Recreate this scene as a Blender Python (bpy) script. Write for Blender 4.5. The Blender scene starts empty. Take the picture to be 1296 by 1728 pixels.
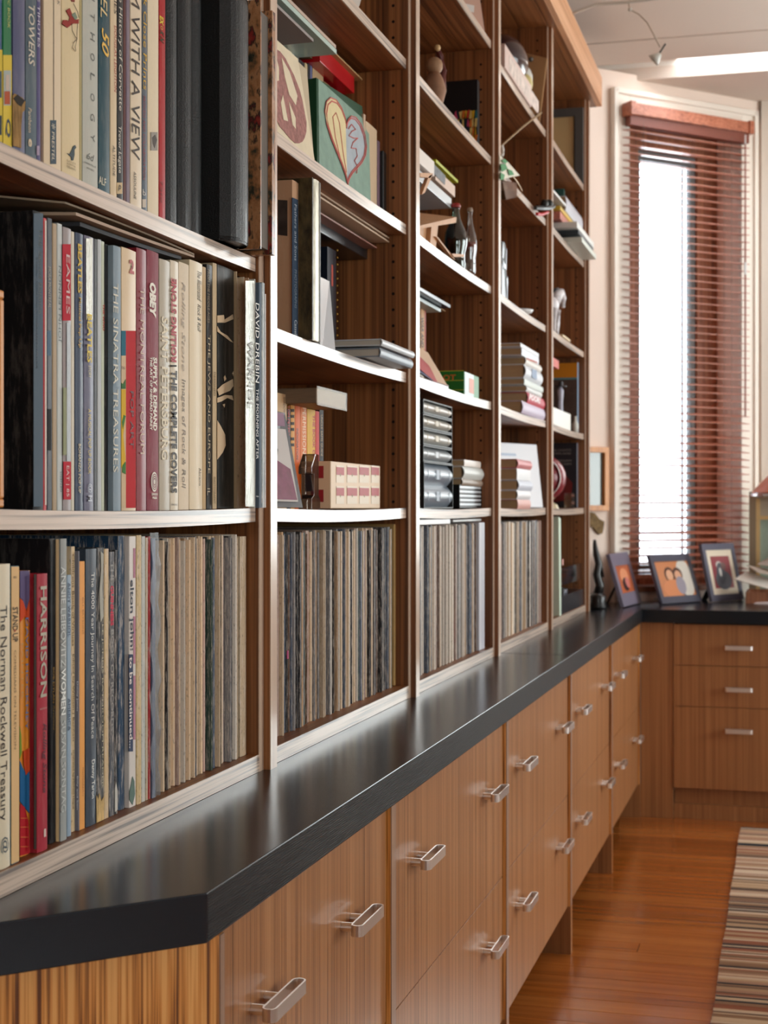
import bpy, bmesh, math, random
from mathutils import Matrix, Vector
random.seed(7)
SC = bpy.context.scene
COL = SC.collection
# ---------------------------------------------------------------- camera
F = 2557.0; U0 = 648.0; V0 = 857.0; CX = .747; CZ = 1.14
YAW = math.atan((1345-648)/F); SN, CS = math.sin(YAW), math.cos(YAW)
cd = bpy.data.cameras.new('camera'); cam = bpy.data.objects.new('camera', cd); COL.objects.link(cam)
cam.location = (CX, 0, CZ); cam.rotation_euler = (math.radians(90), 0, YAW)
cd.sensor_fit = 'VERTICAL'; cd.sensor_height = 36; cd.lens = F/1728*36; cd.shift_y = -7/1728
cd.clip_start = .05; cd.dof.use_dof = True; cd.dof.focus_distance = 2.05; cd.dof.aperture_fstop = 10
SC.camera = cam
# ---------------------------------------------------------------- world and daylight through the openings
w = bpy.data.worlds.new('sky'); SC.world = w; w.use_nodes = True
bg = w.node_tree.nodes['Background']; bg.inputs[0].default_value = (.93, .965, 1, 1); bg.inputs[1].default_value = 10.0
def portal(name, loc, rot, sx, sy):
    l = bpy.data.lights.new(name, 'AREA'); l.shape = 'RECTANGLE'; l.size = sx; l.size_y = sy; l.cycles.is_portal = True
    o = bpy.data.objects.new(name, l); o.location = loc; o.rotation_euler = rot; COL.objects.link(o)
R90 = math.pi/2
portal('daylight_right', (4.25, -.4, 1.5), (0, R90, 0), 1.4, 1.8)
portal('daylight_right', (4.25, 4.9, 1.55), (0, R90, 0), 2.1, 2.8)
portal('daylight_end', (1.45, 6.73, 1.71), (-R90, 0, 0), 1.5, 1.68)
portal('fill_near', (2.6, -1.85, 1.6), (R90, 0, 0), 1.4, 1.3)  # portal of the added near opening, a frontal fill
SC.view_settings.view_transform = 'Standard'; SC.view_settings.look = 'None'
SC.view_settings.exposure = -0.12; SC.view_settings.gamma = 1; SC.view_settings.use_curve_mapping = False
SC.cycles.max_bounces = 8; SC.cycles.transparent_max_bounces = 12

# ---------------------------------------------------------------- measuring helpers: a pixel of the 1296x1728 frame on a real plane
def S(u, v, X=0.0):
    k = (u-U0)/F; n = X-CX; a = (-CS*n-k*SN*n)/(SN-k*CS); z = CS*a-SN*n
    return Vector((X, a, CZ-(v-V0)/F*z))
def SY(u, v, Y):
    k = (u-U0)/F; n = Y*(k*CS-SN)/(CS+k*SN); z = CS*Y-SN*n
    return Vector((n+CX, Y, CZ-(v-V0)/F*z))
def SZ(u, v, Z):
    z = (CZ-Z)*F/(v-V0); x = (u-U0)/F*z
    return Vector((CS*x-SN*z+CX, SN*x+CS*z, Z))
# ---------------------------------------------------------------- materials
def lin(c):
    return tuple(((x/255)/12.92 if x/255 <= .04045 else ((x/255+.055)/1.055)**2.4) for x in c[:3])
MATS = {}
def nm(nt, t, **kw):
    n = nt.nodes.new(t)
    for k, v in kw.items():
        if k in n.inputs: n.inputs[k].default_value = v
        else: setattr(n, k, v)
    return n
def P(col, rough=.5, metal=0.0, coat=0.0, var=0.0, scale=(30, 30, 30), spec=.36, bump=0.0):
    """plain material with a little procedural unevenness; col is sRGB 0-255"""
    key = (tuple(col), rough, metal, coat, var, tuple(scale), spec, bump)
    if key in MATS: return MATS[key]
    m = bpy.data.materials.new('mat_%d' % len(MATS)); MATS[key] = m; m.use_nodes = True
    nt = m.node_tree; b = nt.nodes['Principled BSDF']; L = nt.links
    b.inputs['Base Color'].default_value = (*lin(col), 1); b.inputs['Roughness'].default_value = rough
    b.inputs['Metallic'].default_value = metal; b.inputs['Coat Weight'].default_value = coat
    b.inputs['Specular IOR Level'].default_value = spec; b.inputs['Coat Roughness'].default_value = .12
    if var or bump:
        tc = nm(nt, 'ShaderNodeTexCoord'); mp = nm(nt, 'ShaderNodeMapping'); mp.inputs['Scale'].default_value = scale
        nz = nm(nt, 'ShaderNodeTexNoise', Scale=1.0, Detail=5.0, Roughness=.6)
        L.new(tc.outputs['Object'], mp.inputs[0]); L.new(mp.outputs[0], nz.inputs['Vector'])
        if var:
            r = nm(nt, 'ShaderNodeValToRGB'); r.color_ramp.elements[0].position = .3; r.color_ramp.elements[1].position = .7
            a = lin(col); r.color_ramp.elements[0].color = (*[x*(1-var) for x in a], 1)
            r.color_ramp.elements[1].color = (*[min(1, x*(1+var)) for x in a], 1)
            L.new(nz.outputs[0], r.inputs[0]); L.new(r.outputs[0], b.inputs['Base Color'])
        if bump:
            bp = nm(nt, 'ShaderNodeBump', Strength=bump, Distance=.002)
            L.new(nz.outputs[0], bp.inputs['Height']); L.new(bp.outputs[0], b.inputs['Normal'])
    return m
def wood(name, stops, axis='z', rough=.4, fine=260., coarse=38., along=1.6, coat=0.0, bump=.05, contrast=(.34, .66)):
    """streaky veneer: noise drawn out along one axis; stops = dark, middle, light sRGB"""
    m = bpy.data.materials.new(name); m.use_nodes = True; nt = m.node_tree; L = nt.links; b = nt.nodes['Principled BSDF']
    tc = nm(nt, 'ShaderNodeTexCoord')
    def layer(s, al):
        mp = nm(nt, 'ShaderNodeMapping'); sc = [s, s, s]; sc['xyz'.index(axis)] = al; mp.inputs['Scale'].default_value = sc
        nz = nm(nt, 'ShaderNodeTexNoise', Scale=1.0, Detail=3.0, Roughness=.55)
        L.new(tc.outputs['Object'], mp.inputs[0]); L.new(mp.outputs[0], nz.inputs['Vector']); return nz
    a, c = layer(fine, along), layer(coarse, along*.6)
    mx = nm(nt, 'ShaderNodeMix', data_type='FLOAT'); mx.inputs[0].default_value = .42
    L.new(a.outputs[0], mx.inputs[2]); L.new(c.outputs[0], mx.inputs[3])
    r = nm(nt, 'ShaderNodeValToRGB'); e = r.color_ramp.elements
    e[0].position = contrast[0]; e[0].color = (*lin(stops[0]), 1); e[1].position = contrast[1]; e[1].color = (*lin(stops[2]), 1)
    k = e.new((contrast[0]+contrast[1])/2); k.color = (*lin(stops[1]), 1)
    L.new(mx.outputs[0], r.inputs[0]); L.new(r.outputs[0], b.inputs['Base Color'])
    b.inputs['Roughness'].default_value = rough; b.inputs['Coat Weight'].default_value = coat; b.inputs['Coat Roughness'].default_value = .15
    if bump:
        bp = nm(nt, 'ShaderNodeBump', Strength=bump, Distance=.001); L.new(mx.outputs[0], bp.inputs['Height']); L.new(bp.outputs[0], b.inputs['Normal'])
    return m
W_PANEL = wood('veneer_upright', [(70, 36, 14), (130, 78, 40), (166, 106, 60)], 'z', .42, 190, 34, 1.3)
W_SHELF = wood('veneer_shelf', [(80, 42, 18), (132, 80, 42), (162, 104, 60)], 'y', .4, 190, 34, 1.3)
W_EDGE = wood('edge_band', [(118, 106, 100), (186, 164, 146), (208, 186, 168)], 'y', .3, 260, 110, 2.6, coat=.3, contrast=(.40, .56))
W_EDGEV = wood('edge_band_upright', [(168, 140, 120), (196, 168, 146), (210, 184, 162)], 'z', .3, 260, 60, 2, coat=.35)
W_DRAWER = wood('veneer_drawer', [(100, 60, 30), (156, 104, 64), (180, 128, 84)], 'z', .36, 400, 90, 1.2, coat=.15, contrast=(.35, .62))
W_DRAWER_E = wood('veneer_drawer_end', [(112, 70, 38), (158, 104, 60), (184, 128, 80)], 'z', .4, 300, 60, 1.2, contrast=(.28, .72))
W_ZEBRA = wood('veneer_zebra', [(100, 52, 18), (208, 134, 60), (234, 170, 98)], 'z', .4, 230, 90, 3.0, contrast=(.40, .57))
W_FLOOR = [wood('floor_board_%d' % i, s, 'x', .2, 60, 16, 2.0, coat=.35, contrast=(.2, .8)) for i, s in enumerate(
    [[(118, 58, 20), (166, 92, 36), (192, 114, 50)], [(128, 66, 24), (174, 100, 42), (198, 122, 58)], [(108, 54, 20), (154, 84, 34), (182, 106, 46)], [(120, 60, 20), (168, 92, 34), (188, 110, 46)]])]
W_BLIND = wood('blind_wood', [(140, 76, 54), (180, 108, 80), (200, 130, 102)], 'y', .32, 120, 30, 2)
W_SASH = wood('sash_wood', [(116, 68, 44), (150, 94, 64), (170, 112, 78)], 'z', .45, 120, 30, 2)
W_OAK = wood('oak_frame', [(176, 106, 40), (206, 132, 58), (222, 152, 78)], 'z', .35, 130, 30, 2)
M_WALL = P((240, 220, 206), .85, var=.02, scale=(3, 3, 3))
M_CEIL = P((222, 208, 196), .9, var=.02, scale=(2, 2, 2))
M_TRIM = P((240, 230, 218), .5)
M_COUNTER = P((16, 20, 27), .22, spec=.75); M_COUNTER.node_tree.nodes['Principled BSDF'].inputs['Specular Tint'].default_value = (.70, .86, 1, 1)  # blue of reflected sky put into the base colour and specular tint
M_CHROME = P((240, 238, 236), .3, metal=1.0)
M_BLACK = P((16, 17, 20), .5)
M_HOLE = P((26, 16, 10), .9)
M_PAPER = P((222, 206, 180), .8, var=.08, scale=(8, 8, 900))
M_PAGES = P((196, 172, 140), .85, var=.16, scale=(900, 8, 8))
def glass_mat(tint=(255, 255, 255), gloss=.08, rough=.02, k=1.0):
    key = ('glass', tint, gloss, rough, k)
    if key in MATS: return MATS[key]
    m = bpy.data.materials.new('clear_pane_%d' % len(MATS)); MATS[key] = m; m.use_nodes = True; nt = m.node_tree; nt.nodes.clear()
    o = nm(nt, 'ShaderNodeOutputMaterial'); t = nm(nt, 'ShaderNodeBsdfTransparent'); t.inputs[0].default_value = (*lin(tint), 1)
    g = nm(nt, 'ShaderNodeBsdfGlossy', Roughness=rough); fr = nm(nt, 'ShaderNodeFresnel', IOR=1.45)
    ad = nm(nt, 'ShaderNodeMath', operation='ADD'); ad.inputs[1].default_value = gloss; ad.use_clamp = True
    mx = nm(nt, 'ShaderNodeMixShader'); L = nt.links
    mk = nm(nt, 'ShaderNodeMath', operation='MULTIPLY'); mk.inputs[1].default_value = k
    L.new(fr.outputs[0], mk.inputs[0]); L.new(mk.outputs[0], ad.inputs[0]); L.new(ad.outputs[0], mx.inputs[0]); L.new(t.outputs[0], mx.inputs[1]); L.new(g.outputs[0], mx.inputs[2]); L.new(mx.outputs[0], o.inputs[0])
    return m
def obj_color_mat(name, rough, coat, streak, scale, bump=0.0):
    """one material whose colour is the object's own colour, with speckles of wear and painted sparkle"""
    m = bpy.data.materials.new(name); m.use_nodes = True; nt = m.node_tree; L = nt.links; b = nt.nodes['Principled BSDF']
    oi = nm(nt, 'ShaderNodeObjectInfo'); tc = nm(nt, 'ShaderNodeTexCoord')
    ad = nm(nt, 'ShaderNodeVectorMath', operation='ADD'); mu = nm(nt, 'ShaderNodeVectorMath', operation='SCALE'); mu.inputs['Scale'].default_value = 37.0
    cb = nm(nt, 'ShaderNodeCombineXYZ'); L.new(oi.outputs['Random'], cb.inputs[0]); L.new(oi.outputs['Random'], cb.inputs[2]); L.new(cb.outputs[0], mu.inputs[0])
    L.new(tc.outputs['Object'], ad.inputs[0]); L.new(mu.outputs[0], ad.inputs[1])
    mp = nm(nt, 'ShaderNodeMapping'); mp.inputs['Scale'].default_value = scale; L.new(ad.outputs[0], mp.inputs[0])
    nz = nm(nt, 'ShaderNodeTexNoise', Scale=1.0, Detail=6.0, Roughness=.75); L.new(mp.outputs[0], nz.inputs['Vector'])
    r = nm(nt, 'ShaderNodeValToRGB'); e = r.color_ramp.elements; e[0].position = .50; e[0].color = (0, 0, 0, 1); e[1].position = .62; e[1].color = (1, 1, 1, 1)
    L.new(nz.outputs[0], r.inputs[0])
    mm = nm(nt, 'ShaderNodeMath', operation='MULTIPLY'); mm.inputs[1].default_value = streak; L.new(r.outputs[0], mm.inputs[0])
    # worn spots: paper showing through, made paler to stand in for plastic sparkle
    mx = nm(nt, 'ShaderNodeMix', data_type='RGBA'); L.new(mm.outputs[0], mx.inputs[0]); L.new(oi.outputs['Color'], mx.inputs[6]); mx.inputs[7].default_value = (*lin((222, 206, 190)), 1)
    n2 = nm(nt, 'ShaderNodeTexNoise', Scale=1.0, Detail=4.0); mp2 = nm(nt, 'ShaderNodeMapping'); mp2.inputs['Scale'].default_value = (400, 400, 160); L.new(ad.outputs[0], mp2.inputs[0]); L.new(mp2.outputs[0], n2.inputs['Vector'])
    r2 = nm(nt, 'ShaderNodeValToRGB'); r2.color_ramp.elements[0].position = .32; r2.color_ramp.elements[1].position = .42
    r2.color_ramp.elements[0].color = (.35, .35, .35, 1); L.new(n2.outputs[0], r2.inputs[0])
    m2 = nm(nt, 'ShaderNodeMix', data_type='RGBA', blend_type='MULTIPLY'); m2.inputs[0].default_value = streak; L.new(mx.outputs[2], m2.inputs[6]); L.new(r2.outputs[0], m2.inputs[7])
    L.new(m2.outputs[2], b.inputs['Base Color']); b.inputs['Roughness'].default_value = rough; b.inputs['Coat Weight'].default_value = coat; b.inputs['Coat Roughness'].default_value = .2; b.inputs['Specular IOR Level'].default_value = .2
    return m
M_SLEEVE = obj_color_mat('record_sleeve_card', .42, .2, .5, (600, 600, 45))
M_COVER = obj_color_mat('book_cloth', .55, .0, .06, (120, 120, 20))
M_JACKET = obj_color_mat('book_glossy_jacket', .38, .06, .05, (120, 120, 20))
M_WORN = obj_color_mat('book_worn_cover', .5, .1, .6, (260, 260, 30))
# ---------------------------------------------------------------- mesh helpers
class MB:
    def __init__(s): s.v = []; s.f = []
    def add(s, vs, fs):
        n = len(s.v); s.v += [tuple(v) for v in vs]; s.f += [tuple(i+n for i in f) for f in fs]; return s
    def box(s, x0, x1, y0, y1, z0, z1):
        return s.add([(x0, y0, z0), (x1, y0, z0), (x1, y1, z0), (x0, y1, z0), (x0, y0, z1), (x1, y0, z1), (x1, y1, z1), (x0, y1, z1)],
                     [(0, 3, 2, 1), (4, 5, 6, 7), (0, 1, 5, 4), (1, 2, 6, 5), (2, 3, 7, 6), (3, 0, 4, 7)])
    def quadslab(s, q, d):
        """four corners (in order) thickened by vector d"""
        q = [Vector(p) for p in q]; d = Vector(d)
        return s.add(q+[p+d for p in q], [(0, 1, 2, 3), (7, 6, 5, 4), (0, 4, 5, 1), (1, 5, 6, 2), (2, 6, 7, 3), (3, 7, 4, 0)])
    def prism(s, poly, a, b, axis='z'):
        """polygon of 2D points extruded between a and b along axis"""
        def p(t, h): return {'z': (t[0], t[1], h), 'y': (t[0], h, t[1]), 'x': (h, t[0], t[1])}[axis]
        n = len(poly); vs = [p(t, a) for t in poly]+[p(t, b) for t in poly]
        return s.add(vs, [tuple(range(n))[::-1], tuple(range(n, 2*n))]+[(i, (i+1) % n, (i+1) % n+n, i+n) for i in range(n)])
    def lathe(s, prof, c=(0, 0, 0), n=20, axis='z', cap=True):
        c = Vector(c); k = len(prof); vs = []
        for r, h in prof:
            for i in range(n):
                a = 2*math.pi*i/n; x, y = r*math.cos(a), r*math.sin(a)
                vs.append(c+Vector({'z': (x, y, h), 'x': (h, x, y), 'y': (y, h, x)}[axis]))
        fs = [(j*n+i, j*n+(i+1) % n, (j+1)*n+(i+1) % n, (j+1)*n+i) for j in range(k-1) for i in range(n)]
        if cap: fs += [tuple(range(n))[::-1], tuple((k-1)*n+i for i in range(n))]
        return s.add(vs, fs)
    def tube(s, pts, r, n=8):
        pts = [Vector(p) for p in pts]; rs = r if isinstance(r, (list, tuple)) else [r]*len(pts); vs = []
        up = Vector((0, 0, 1))
        for i, p in enumerate(pts):
            t = (pts[min(i+1, len(pts)-1)]-pts[max(i-1, 0)]).normalized()
            ref = up if abs(t.dot(up)) < .95 else Vector((1, 0, 0))
            a = t.cross(ref).normalized(); b = t.cross(a).normalized()
            vs += [p+(a*math.cos(2*math.pi*j/n)+b*math.sin(2*math.pi*j/n))*rs[i] for j in range(n)]
        k = len(pts)
        return s.add(vs, [(i*n+j, i*n+(j+1) % n, (i+1)*n+(j+1) % n, (i+1)*n+j) for i in range(k-1) for j in range(n)]+[tuple(range(n))[::-1], tuple((k-1)*n+j for j in range(n))])
    def ball(s, c, r, n=12, sc=(1, 1, 1)):
        c = Vector(c); vs = []; m = n//2+1
        for j in range(m):
            t = math.pi*j/(m-1)*.996+.006
            for i in range(n):
                a = 2*math.pi*i/n; vs.append(c+Vector((r*sc[0]*math.sin(t)*math.cos(a), r*sc[1]*math.sin(t)*math.sin(a), r*sc[2]*math.cos(t))))
        return s.add(vs, [(j*n+i, (j+1)*n+i, (j+1)*n+(i+1) % n, j*n+(i+1) % n) for j in range(m-1) for i in range(n)]+[tuple(range(n)), tuple((m-1)*n+i for i in range(n))[::-1]])
    def tf(s, M):
        s.v = [tuple(M @ Vector(v)) for v in s.v]; return s
    def mesh(s, name, m, smooth=False, bevel=0):
        me = bpy.data.meshes.new(name); me.from_pydata(s.v, [], s.f); me.validate()
        if 4 < len(s.f) < 6000:
            b_ = bmesh.new(); b_.from_mesh(me); bmesh.ops.recalc_face_normals(b_, faces=b_.faces); b_.to_mesh(me); b_.free()
        for x in (m if isinstance(m, (list, tuple)) else [m]): me.materials.append(x)
        if smooth: me.shade_smooth()
        return me
def link(name, me, parent=None, **props):
    o = bpy.data.objects.new(name, me); COL.objects.link(o)
    if parent is not None: o.parent = parent
    for k, v in props.items(): o[k] = v
    return o
def part(name, mb, m, parent, smooth=False, bevel=0, color=None, **props):
    o = link(name, mb.mesh(name, m, smooth), parent, **props)
    if bevel:
        b = o.modifiers.new('soft_edge', 'BEVEL'); b.width = bevel; b.segments = 2; b.limit_method = 'ANGLE'
    if color is not None: o.color = (*lin(color), 1)
    return o
def thing(name, label, cat, loc=(0, 0, 0), group=None, mat=None):
    o = bpy.data.objects.new(name, None); COL.objects.link(o); o.empty_display_size = .02
    if mat is not None: o.matrix_world = mat
    else: o.location = loc
    o['label'] = label; o['category'] = cat
    if group: o['group'] = group
    return o
def solo(name, mb, m, label, cat, group=None, smooth=False, bevel=0, color=None):
    o = part(name, mb, m, None, smooth, bevel, color); o['label'] = label; o['category'] = cat
    if group: o['group'] = group
    return o
def struct(name, mb, m, parent=None, smooth=False, bevel=0):
    o = part(name, mb, m, parent, smooth, bevel)
    if parent is None: o['kind'] = 'structure'
    return o
def at(mb, root):
    """world-space shapes brought into the thing's own space"""
    return mb.tf(MW[root.name]) if root.name in MW else mb.tf(root_inv(root))
MW = {}
def root_inv(root):
    M = root.matrix_world.copy() if root.parent is None and root.matrix_world != Matrix.Identity(4) else Matrix.LocRotScale(root.location, root.rotation_euler, None)
    return M.inverted()
def text(root, s, o, right, up, col, rough=.5, shear=0.0, bold=0.0, name='lettering', metal=0):
    """flat print: string s fitted into the world parallelogram o, right, up"""
    cu = bpy.data.curves.new('t', 'FONT'); cu.body = s; cu.resolution_u = 2; cu.shear = shear; cu.offset = bold
    ob = bpy.data.objects.new('t', cu); me = ob.to_mesh()
    vs = [v.co.copy() for v in me.vertices]; fs = [tuple(p.vertices) for p in me.polygons]
    ob.to_mesh_clear(); bpy.data.objects.remove(ob); bpy.data.curves.remove(cu)
    x0 = min(v.x for v in vs); x1 = max(v.x for v in vs); y0 = min(v.y for v in vs); y1 = max(v.y for v in vs)
    o, right, up = Vector(o), Vector(right), Vector(up)
    mb = MB(); mb.add([o+right*((v.x-x0)/(x1-x0))+up*((v.y-y0)/(y1-y0)) for v in vs], fs)
    return part(name, at(mb, root), P(col, rough, metal=metal, spec=.2), root)
def T(root, s, u0, u1, v0, v1, X, d='D', col=(230, 220, 200), shear=0.0, bold=0.0, name='lettering', rough=.5):
    """lettering on a spine, boxed in pixels on the plane X; d: D reads down, U reads up, H level"""
    X = fitX(root, X); um, vm = (u0+u1)/2, (v0+v1)/2; ya, yb = S(u0, vm, X).y, S(u1, vm, X).y
    za, zb = S(um, v0, X).z, S(um, v1, X).z
    if d == 'D': return text(root, s, (X, ya, za), (0, 0, zb-za), (0, yb-ya, 0), col, rough, shear, bold, name)
    if d == 'U': return text(root, s, (X, yb, zb), (0, 0, za-zb), (0, ya-yb, 0), col, rough, shear, bold, name)
    return text(root, s, (X, ya, zb), (0, yb-ya, 0), (0, 0, za-zb), col, rough, shear, bold, name)
def band(root, u0, u1, v0, v1, X, col, name='printed_band', m=None, poly=None):
    """thin printed patch on a spine, boxed (or outlined) in pixels on the plane X"""
    X = fitX(root, X); pts = poly or [(u0, v0), (u1, v0), (u1, v1), (u0, v1)]; mb = MB(); n = len(pts)
    a = [S(u, v, X) for u, v in pts]; zmin_ = root.matrix_world.translation.z if root.matrix_world.translation.z > .1 else root.location.z
    for p in a: p.z = max(p.z, zmin_+.0006)
    b = [p+Vector((-.0006, 0, 0)) for p in a]
    mb.add(b+a, [tuple(range(n)), tuple(range(n, 2*n))]+[(i, i+n, (i+1) % n+n, (i+1) % n) for i in range(n)])
    return part(name, at(mb, root), m or P(col, .65, spec=.15), root)
def curve_prof(w, bulge, n=7):
    return [(w*i/n, -bulge*math.sin(math.pi*i/n)) for i in range(n+1)]
def book_parts(root, w, h, d, color, kind='cover', rnd=.0, board=.0022, board_color=None, pages=None, sq=.003):
    """hard cover with spine at y=0 (bulging by rnd), pages inside; local frame thickness x, depth y, height z"""
    m = {'cover': M_COVER, 'jacket': M_JACKET, 'worn': M_WORN, 'soft': M_COVER}[kind]; t = min(board, w*.25)
    sp = curve_prof(w, rnd) if rnd > 0 else [(0, .0006), (t*.5, 0), (w-t*.5, 0), (w, .0006)]
    inner = [(x if 0 < x < w else (t if x <= 0 else w-t), y+t) for x, y in sp]
    inner = [(min(max(x, t), w-t), y) for x, y in inner]
    poly = sp+[(w, d), (w-t, d)]+inner[::-1]+[(t, d), (0, d)]
    # build as strips so the concave outline stays clean
    mb = MB(); n = len(sp); outer = sp; vs = []; fs = []
    for z in (0, h):
        vs += [(x, y, z) for x, y in outer]+[(x, y, z) for x, y in inner]
    N = 2*n
    for i in range(n-1):
        fs += [(i, i+1, N+i+1, N+i), (n+i+1, n+i, N+n+i, N+n+i+1), (i+1, i, n+i, n+i+1), (N+i, N+i+1, N+n+i+1, N+n+i)]
    mb.add(vs, fs)
    mb.box(0, t, sp[0][1], d, 0, h); mb.box(w-t, w, sp[0][1], d, 0, h)
    c = part('cover', mb, m, root, color=color, smooth=False)
    if w > .006:
        part('pages', MB().box(t, w-t, t*.6, d-sq, sq, h-sq), pages or M_PAGES, root)
    return c
CUR = {}; RB = {}
def fitX(root, X):
    if root.name not in RB: return X
    Xs, r0, r1 = RB[root.name]; return Xs+r1+.0004+min(max(X-Xs-.0009-r0, 0), .0015)
def UPM(X, Y, Z): return Matrix.Translation((X, Y, Z)) @ Matrix.Rotation(math.pi/2, 4, 'Z')
def book(u0, u1, vt, Z, X, color, label, kind='cover', rnd=None, depth=.24, h=None, vb=None, tilt=0, name='book', cat='book', group=None, gap=.0004):
    """upright book; spine faces the room (+X) on the plane X, edges at pixels u0, u1 and top at pixel vt"""
    vm = 857
    y0, y1 = S(u0, vm, X).y+gap, S(u1, vm, X).y-gap
    y0 = max(y0, CUR.get(group, 0)+.0004); y1 = max(y1, y0+.0022); CUR[group] = y1; hh = h if h else S((u0+u1)/2, vt, X).z-Z
    r = (.12*(y1-y0) if y1-y0 > .012 else 0) if rnd is None else rnd
    M = UPM(X, y0, Z)
    root = thing(name, label, cat, group=group, mat=M); MW[root.name] = M.inverted()
    rn = min(r, .0014); RB[root.name] = (X, r, rn); r = rn
    book_parts(root, y1-y0, hh, depth, color, kind, r)
    return root
def flat_book(Y0, Y1, Z0, th, X, color, label, kind='cover', rnd=.004, depth=.17, fore=False, group=None, pages=None, cat='book', rot=0, name='book'):
    """book lying down, its spine (or with fore its page edge) along Y facing the room"""
    # local x -> up, y -> -X, z -> -Y
    R = Matrix(((0, -1, 0), (0, 0, -1), (1, 0, 0))).to_4x4()
    M = Matrix.Translation((X, Y1, Z0)) @ Matrix.Rotation(rot, 4, 'Z') @ R
    root = thing(name, label, cat, group=group, mat=M); MW[root.name] = M.inverted()
    pg = pages or P((190, 160, 122), .85, var=.14, scale=(900, 6, 6))
    book_parts(root, th, Y1-Y0, depth, color, kind, rnd, pages=pg)
    return root
def shelf_z(b, zt, Y):
    a, c = BAY[b]; t = (Y-(a+c)/2)/((c-a)/2); return zt-.004*(1-t*t)
# ================================================================ ROOM
FZ = -.025; CEIL = 2.875
floor = struct('floor', MB().box(-.4, 4.2, -1.8, 6.68, FZ-.06, FZ-.012), P((90, 46, 20), .7))
PW = .083; row = 0; rest = MB(); Yp = -1.8
while Yp < 5.86:
    xs = [-.4, -.4+random.uniform(.7, 2.2), 2.6+random.uniform(-.4, .9), 4.2]
    for i in range(3):
        a, b2 = xs[i]+.0006, xs[i+1]-.0006
        if Yp > 1.7:
            part('plank', MB().box(a, b2, Yp+.0008, Yp+PW-.0008, FZ-.012, FZ), W_FLOOR[random.randrange(4)], floor, bevel=.0008)
        else: rest.box(a, b2, Yp+.0008, Yp+PW-.0008, FZ-.012, FZ)
    Yp += PW
part('plank_field', rest, W_FLOOR[0], floor, kind='stuff')
# walls
struct('wall_left', MB().box(-.42, -.40, -1.8, 5.75, FZ-.05, CEIL), M_WALL)
def wall_holes(name, fixed, a0, a1, z0, z1, holes, axis, t, m=M_WALL):
    """wall on a fixed plane, running a0..a1, with rectangular holes"""
    mb = MB(); hs = sorted(holes); cur = a0
    def bx(p, q, r, s):
        if q-p < 1e-4 or s-r < 1e-4: return
        mb.box(fixed, fixed+t, p, q, r, s) if axis == 'x' else mb.box(p, q, fixed, fixed+t, r, s)
    for (h0, h1, g0, g1) in hs:
        bx(cur, h0, z0, z1); bx(h0, h1, z0, g0); bx(h0, h1, g1, z1); cur = h1
    bx(cur, a1, z0, z1); return struct(name, mb, m)
wall_holes('wall_right', 4.2, -1.8, 6.68, FZ-.05, CEIL, [(-1.3, .5, .8, 2.2), (3.5, 6.3, .5, 2.6)], 'x', .12)
wall_holes('wall_near', -1.92, -.42, 4.2, FZ-.05, CEIL, [(1.9, 3.3, .95, 2.25)], 'y', .12, P((118, 96, 80), .8))  # opening added to light camera-facing sides; unseen wall darkened to dim reflections
wall_holes('wall_far', 6.68, .6, 4.2, FZ-.05, CEIL+.4, [(.70, 2.2, .87, 2.56)], 'y', .12)
def win(name, axis, fixed, a0, a1, z0, z1, nm_=3):
    fr = MB(); f = .05
    def bx(p, q, r, s, t0=.02, t1=.08):
        fr.box(fixed+t0, fixed+t1, p, q, r, s) if axis == 'x' else fr.box(p, q, fixed+t0, fixed+t1, r, s)
    bx(a0, a1, z0, z0+f); bx(a0, a1, z1-f, z1); bx(a0, a0+f, z0+f, z1-f); bx(a1-f, a1, z0+f, z1-f)
    for i in range(1, nm_): c = a0+(a1-a0)*i/nm_; bx(c-.02, c+.02, z0+f, z1-f)
    o = struct(name, fr, M_TRIM); g = MB()
    g.box(fixed+.048, fixed+.052, a0+f, a1-f, z0+f, z1-f) if axis == 'x' else g.box(a0+f, a1-f, fixed+.048, fixed+.052, z0+f, z1-f)
    part('glazing', g, glass_mat((250, 252, 250), .0), o)
    return o
win('window_2', 'x', 4.2, -1.3, .5, .8, 2.2); win('window_3', 'x', 4.2, 3.5, 6.3, .5, 2.6)
win('fill_window', 'y', -1.9, 1.9, 3.3, .95, 2.25); win('window_5', 'y', 6.68, .70, 2.2, .87, 2.56, 2)  # the near-wall window is added as fill, out of view
# ceiling with the skylight slot; ceiling boards
cl = struct('ceiling', MB().box(-.42, 4.2, -1.92, 5.665, CEIL, CEIL+.05).box(-.42, 4.2, 5.679, 5.95, CEIL, CEIL+.05).box(-.42, 4.2, 5.66, 5.69, CEIL+.012, CEIL+.05)
       .box(-.42, 4.2, 6.2, 6.9, CEIL, CEIL+.05).box(-.42, -.06, 5.95, 6.2, CEIL, CEIL+.05).box(3.2, 4.2, 5.95, 6.2, CEIL, CEIL+.05), M_CEIL)
wl = MB().box(-.08, 3.22, 5.93, 5.95, CEIL+.05, CEIL+.17).box(-.08, 3.22, 6.2, 6.22, CEIL+.05, CEIL+.17).box(-.08, -.06, 5.95, 6.2, CEIL+.05, CEIL+.17).box(3.2, 3.22, 5.95, 6.2, CEIL+.05, CEIL+.17)
struct('trim_1', wl, P((240, 236, 230), .8))
struct('slot_shade_plate', MB().box(-.06, .28, 5.95, 6.2, CEIL+.07, CEIL+.078), P((232, 214, 200), .8))  # opaque plate added to shade the left end of the skylight slot
struct('window_6', MB().box(.28, 3.2, 5.951, 6.199, CEIL+.018, CEIL+.024), glass_mat((255, 255, 255), .0, .05, .04))
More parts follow.
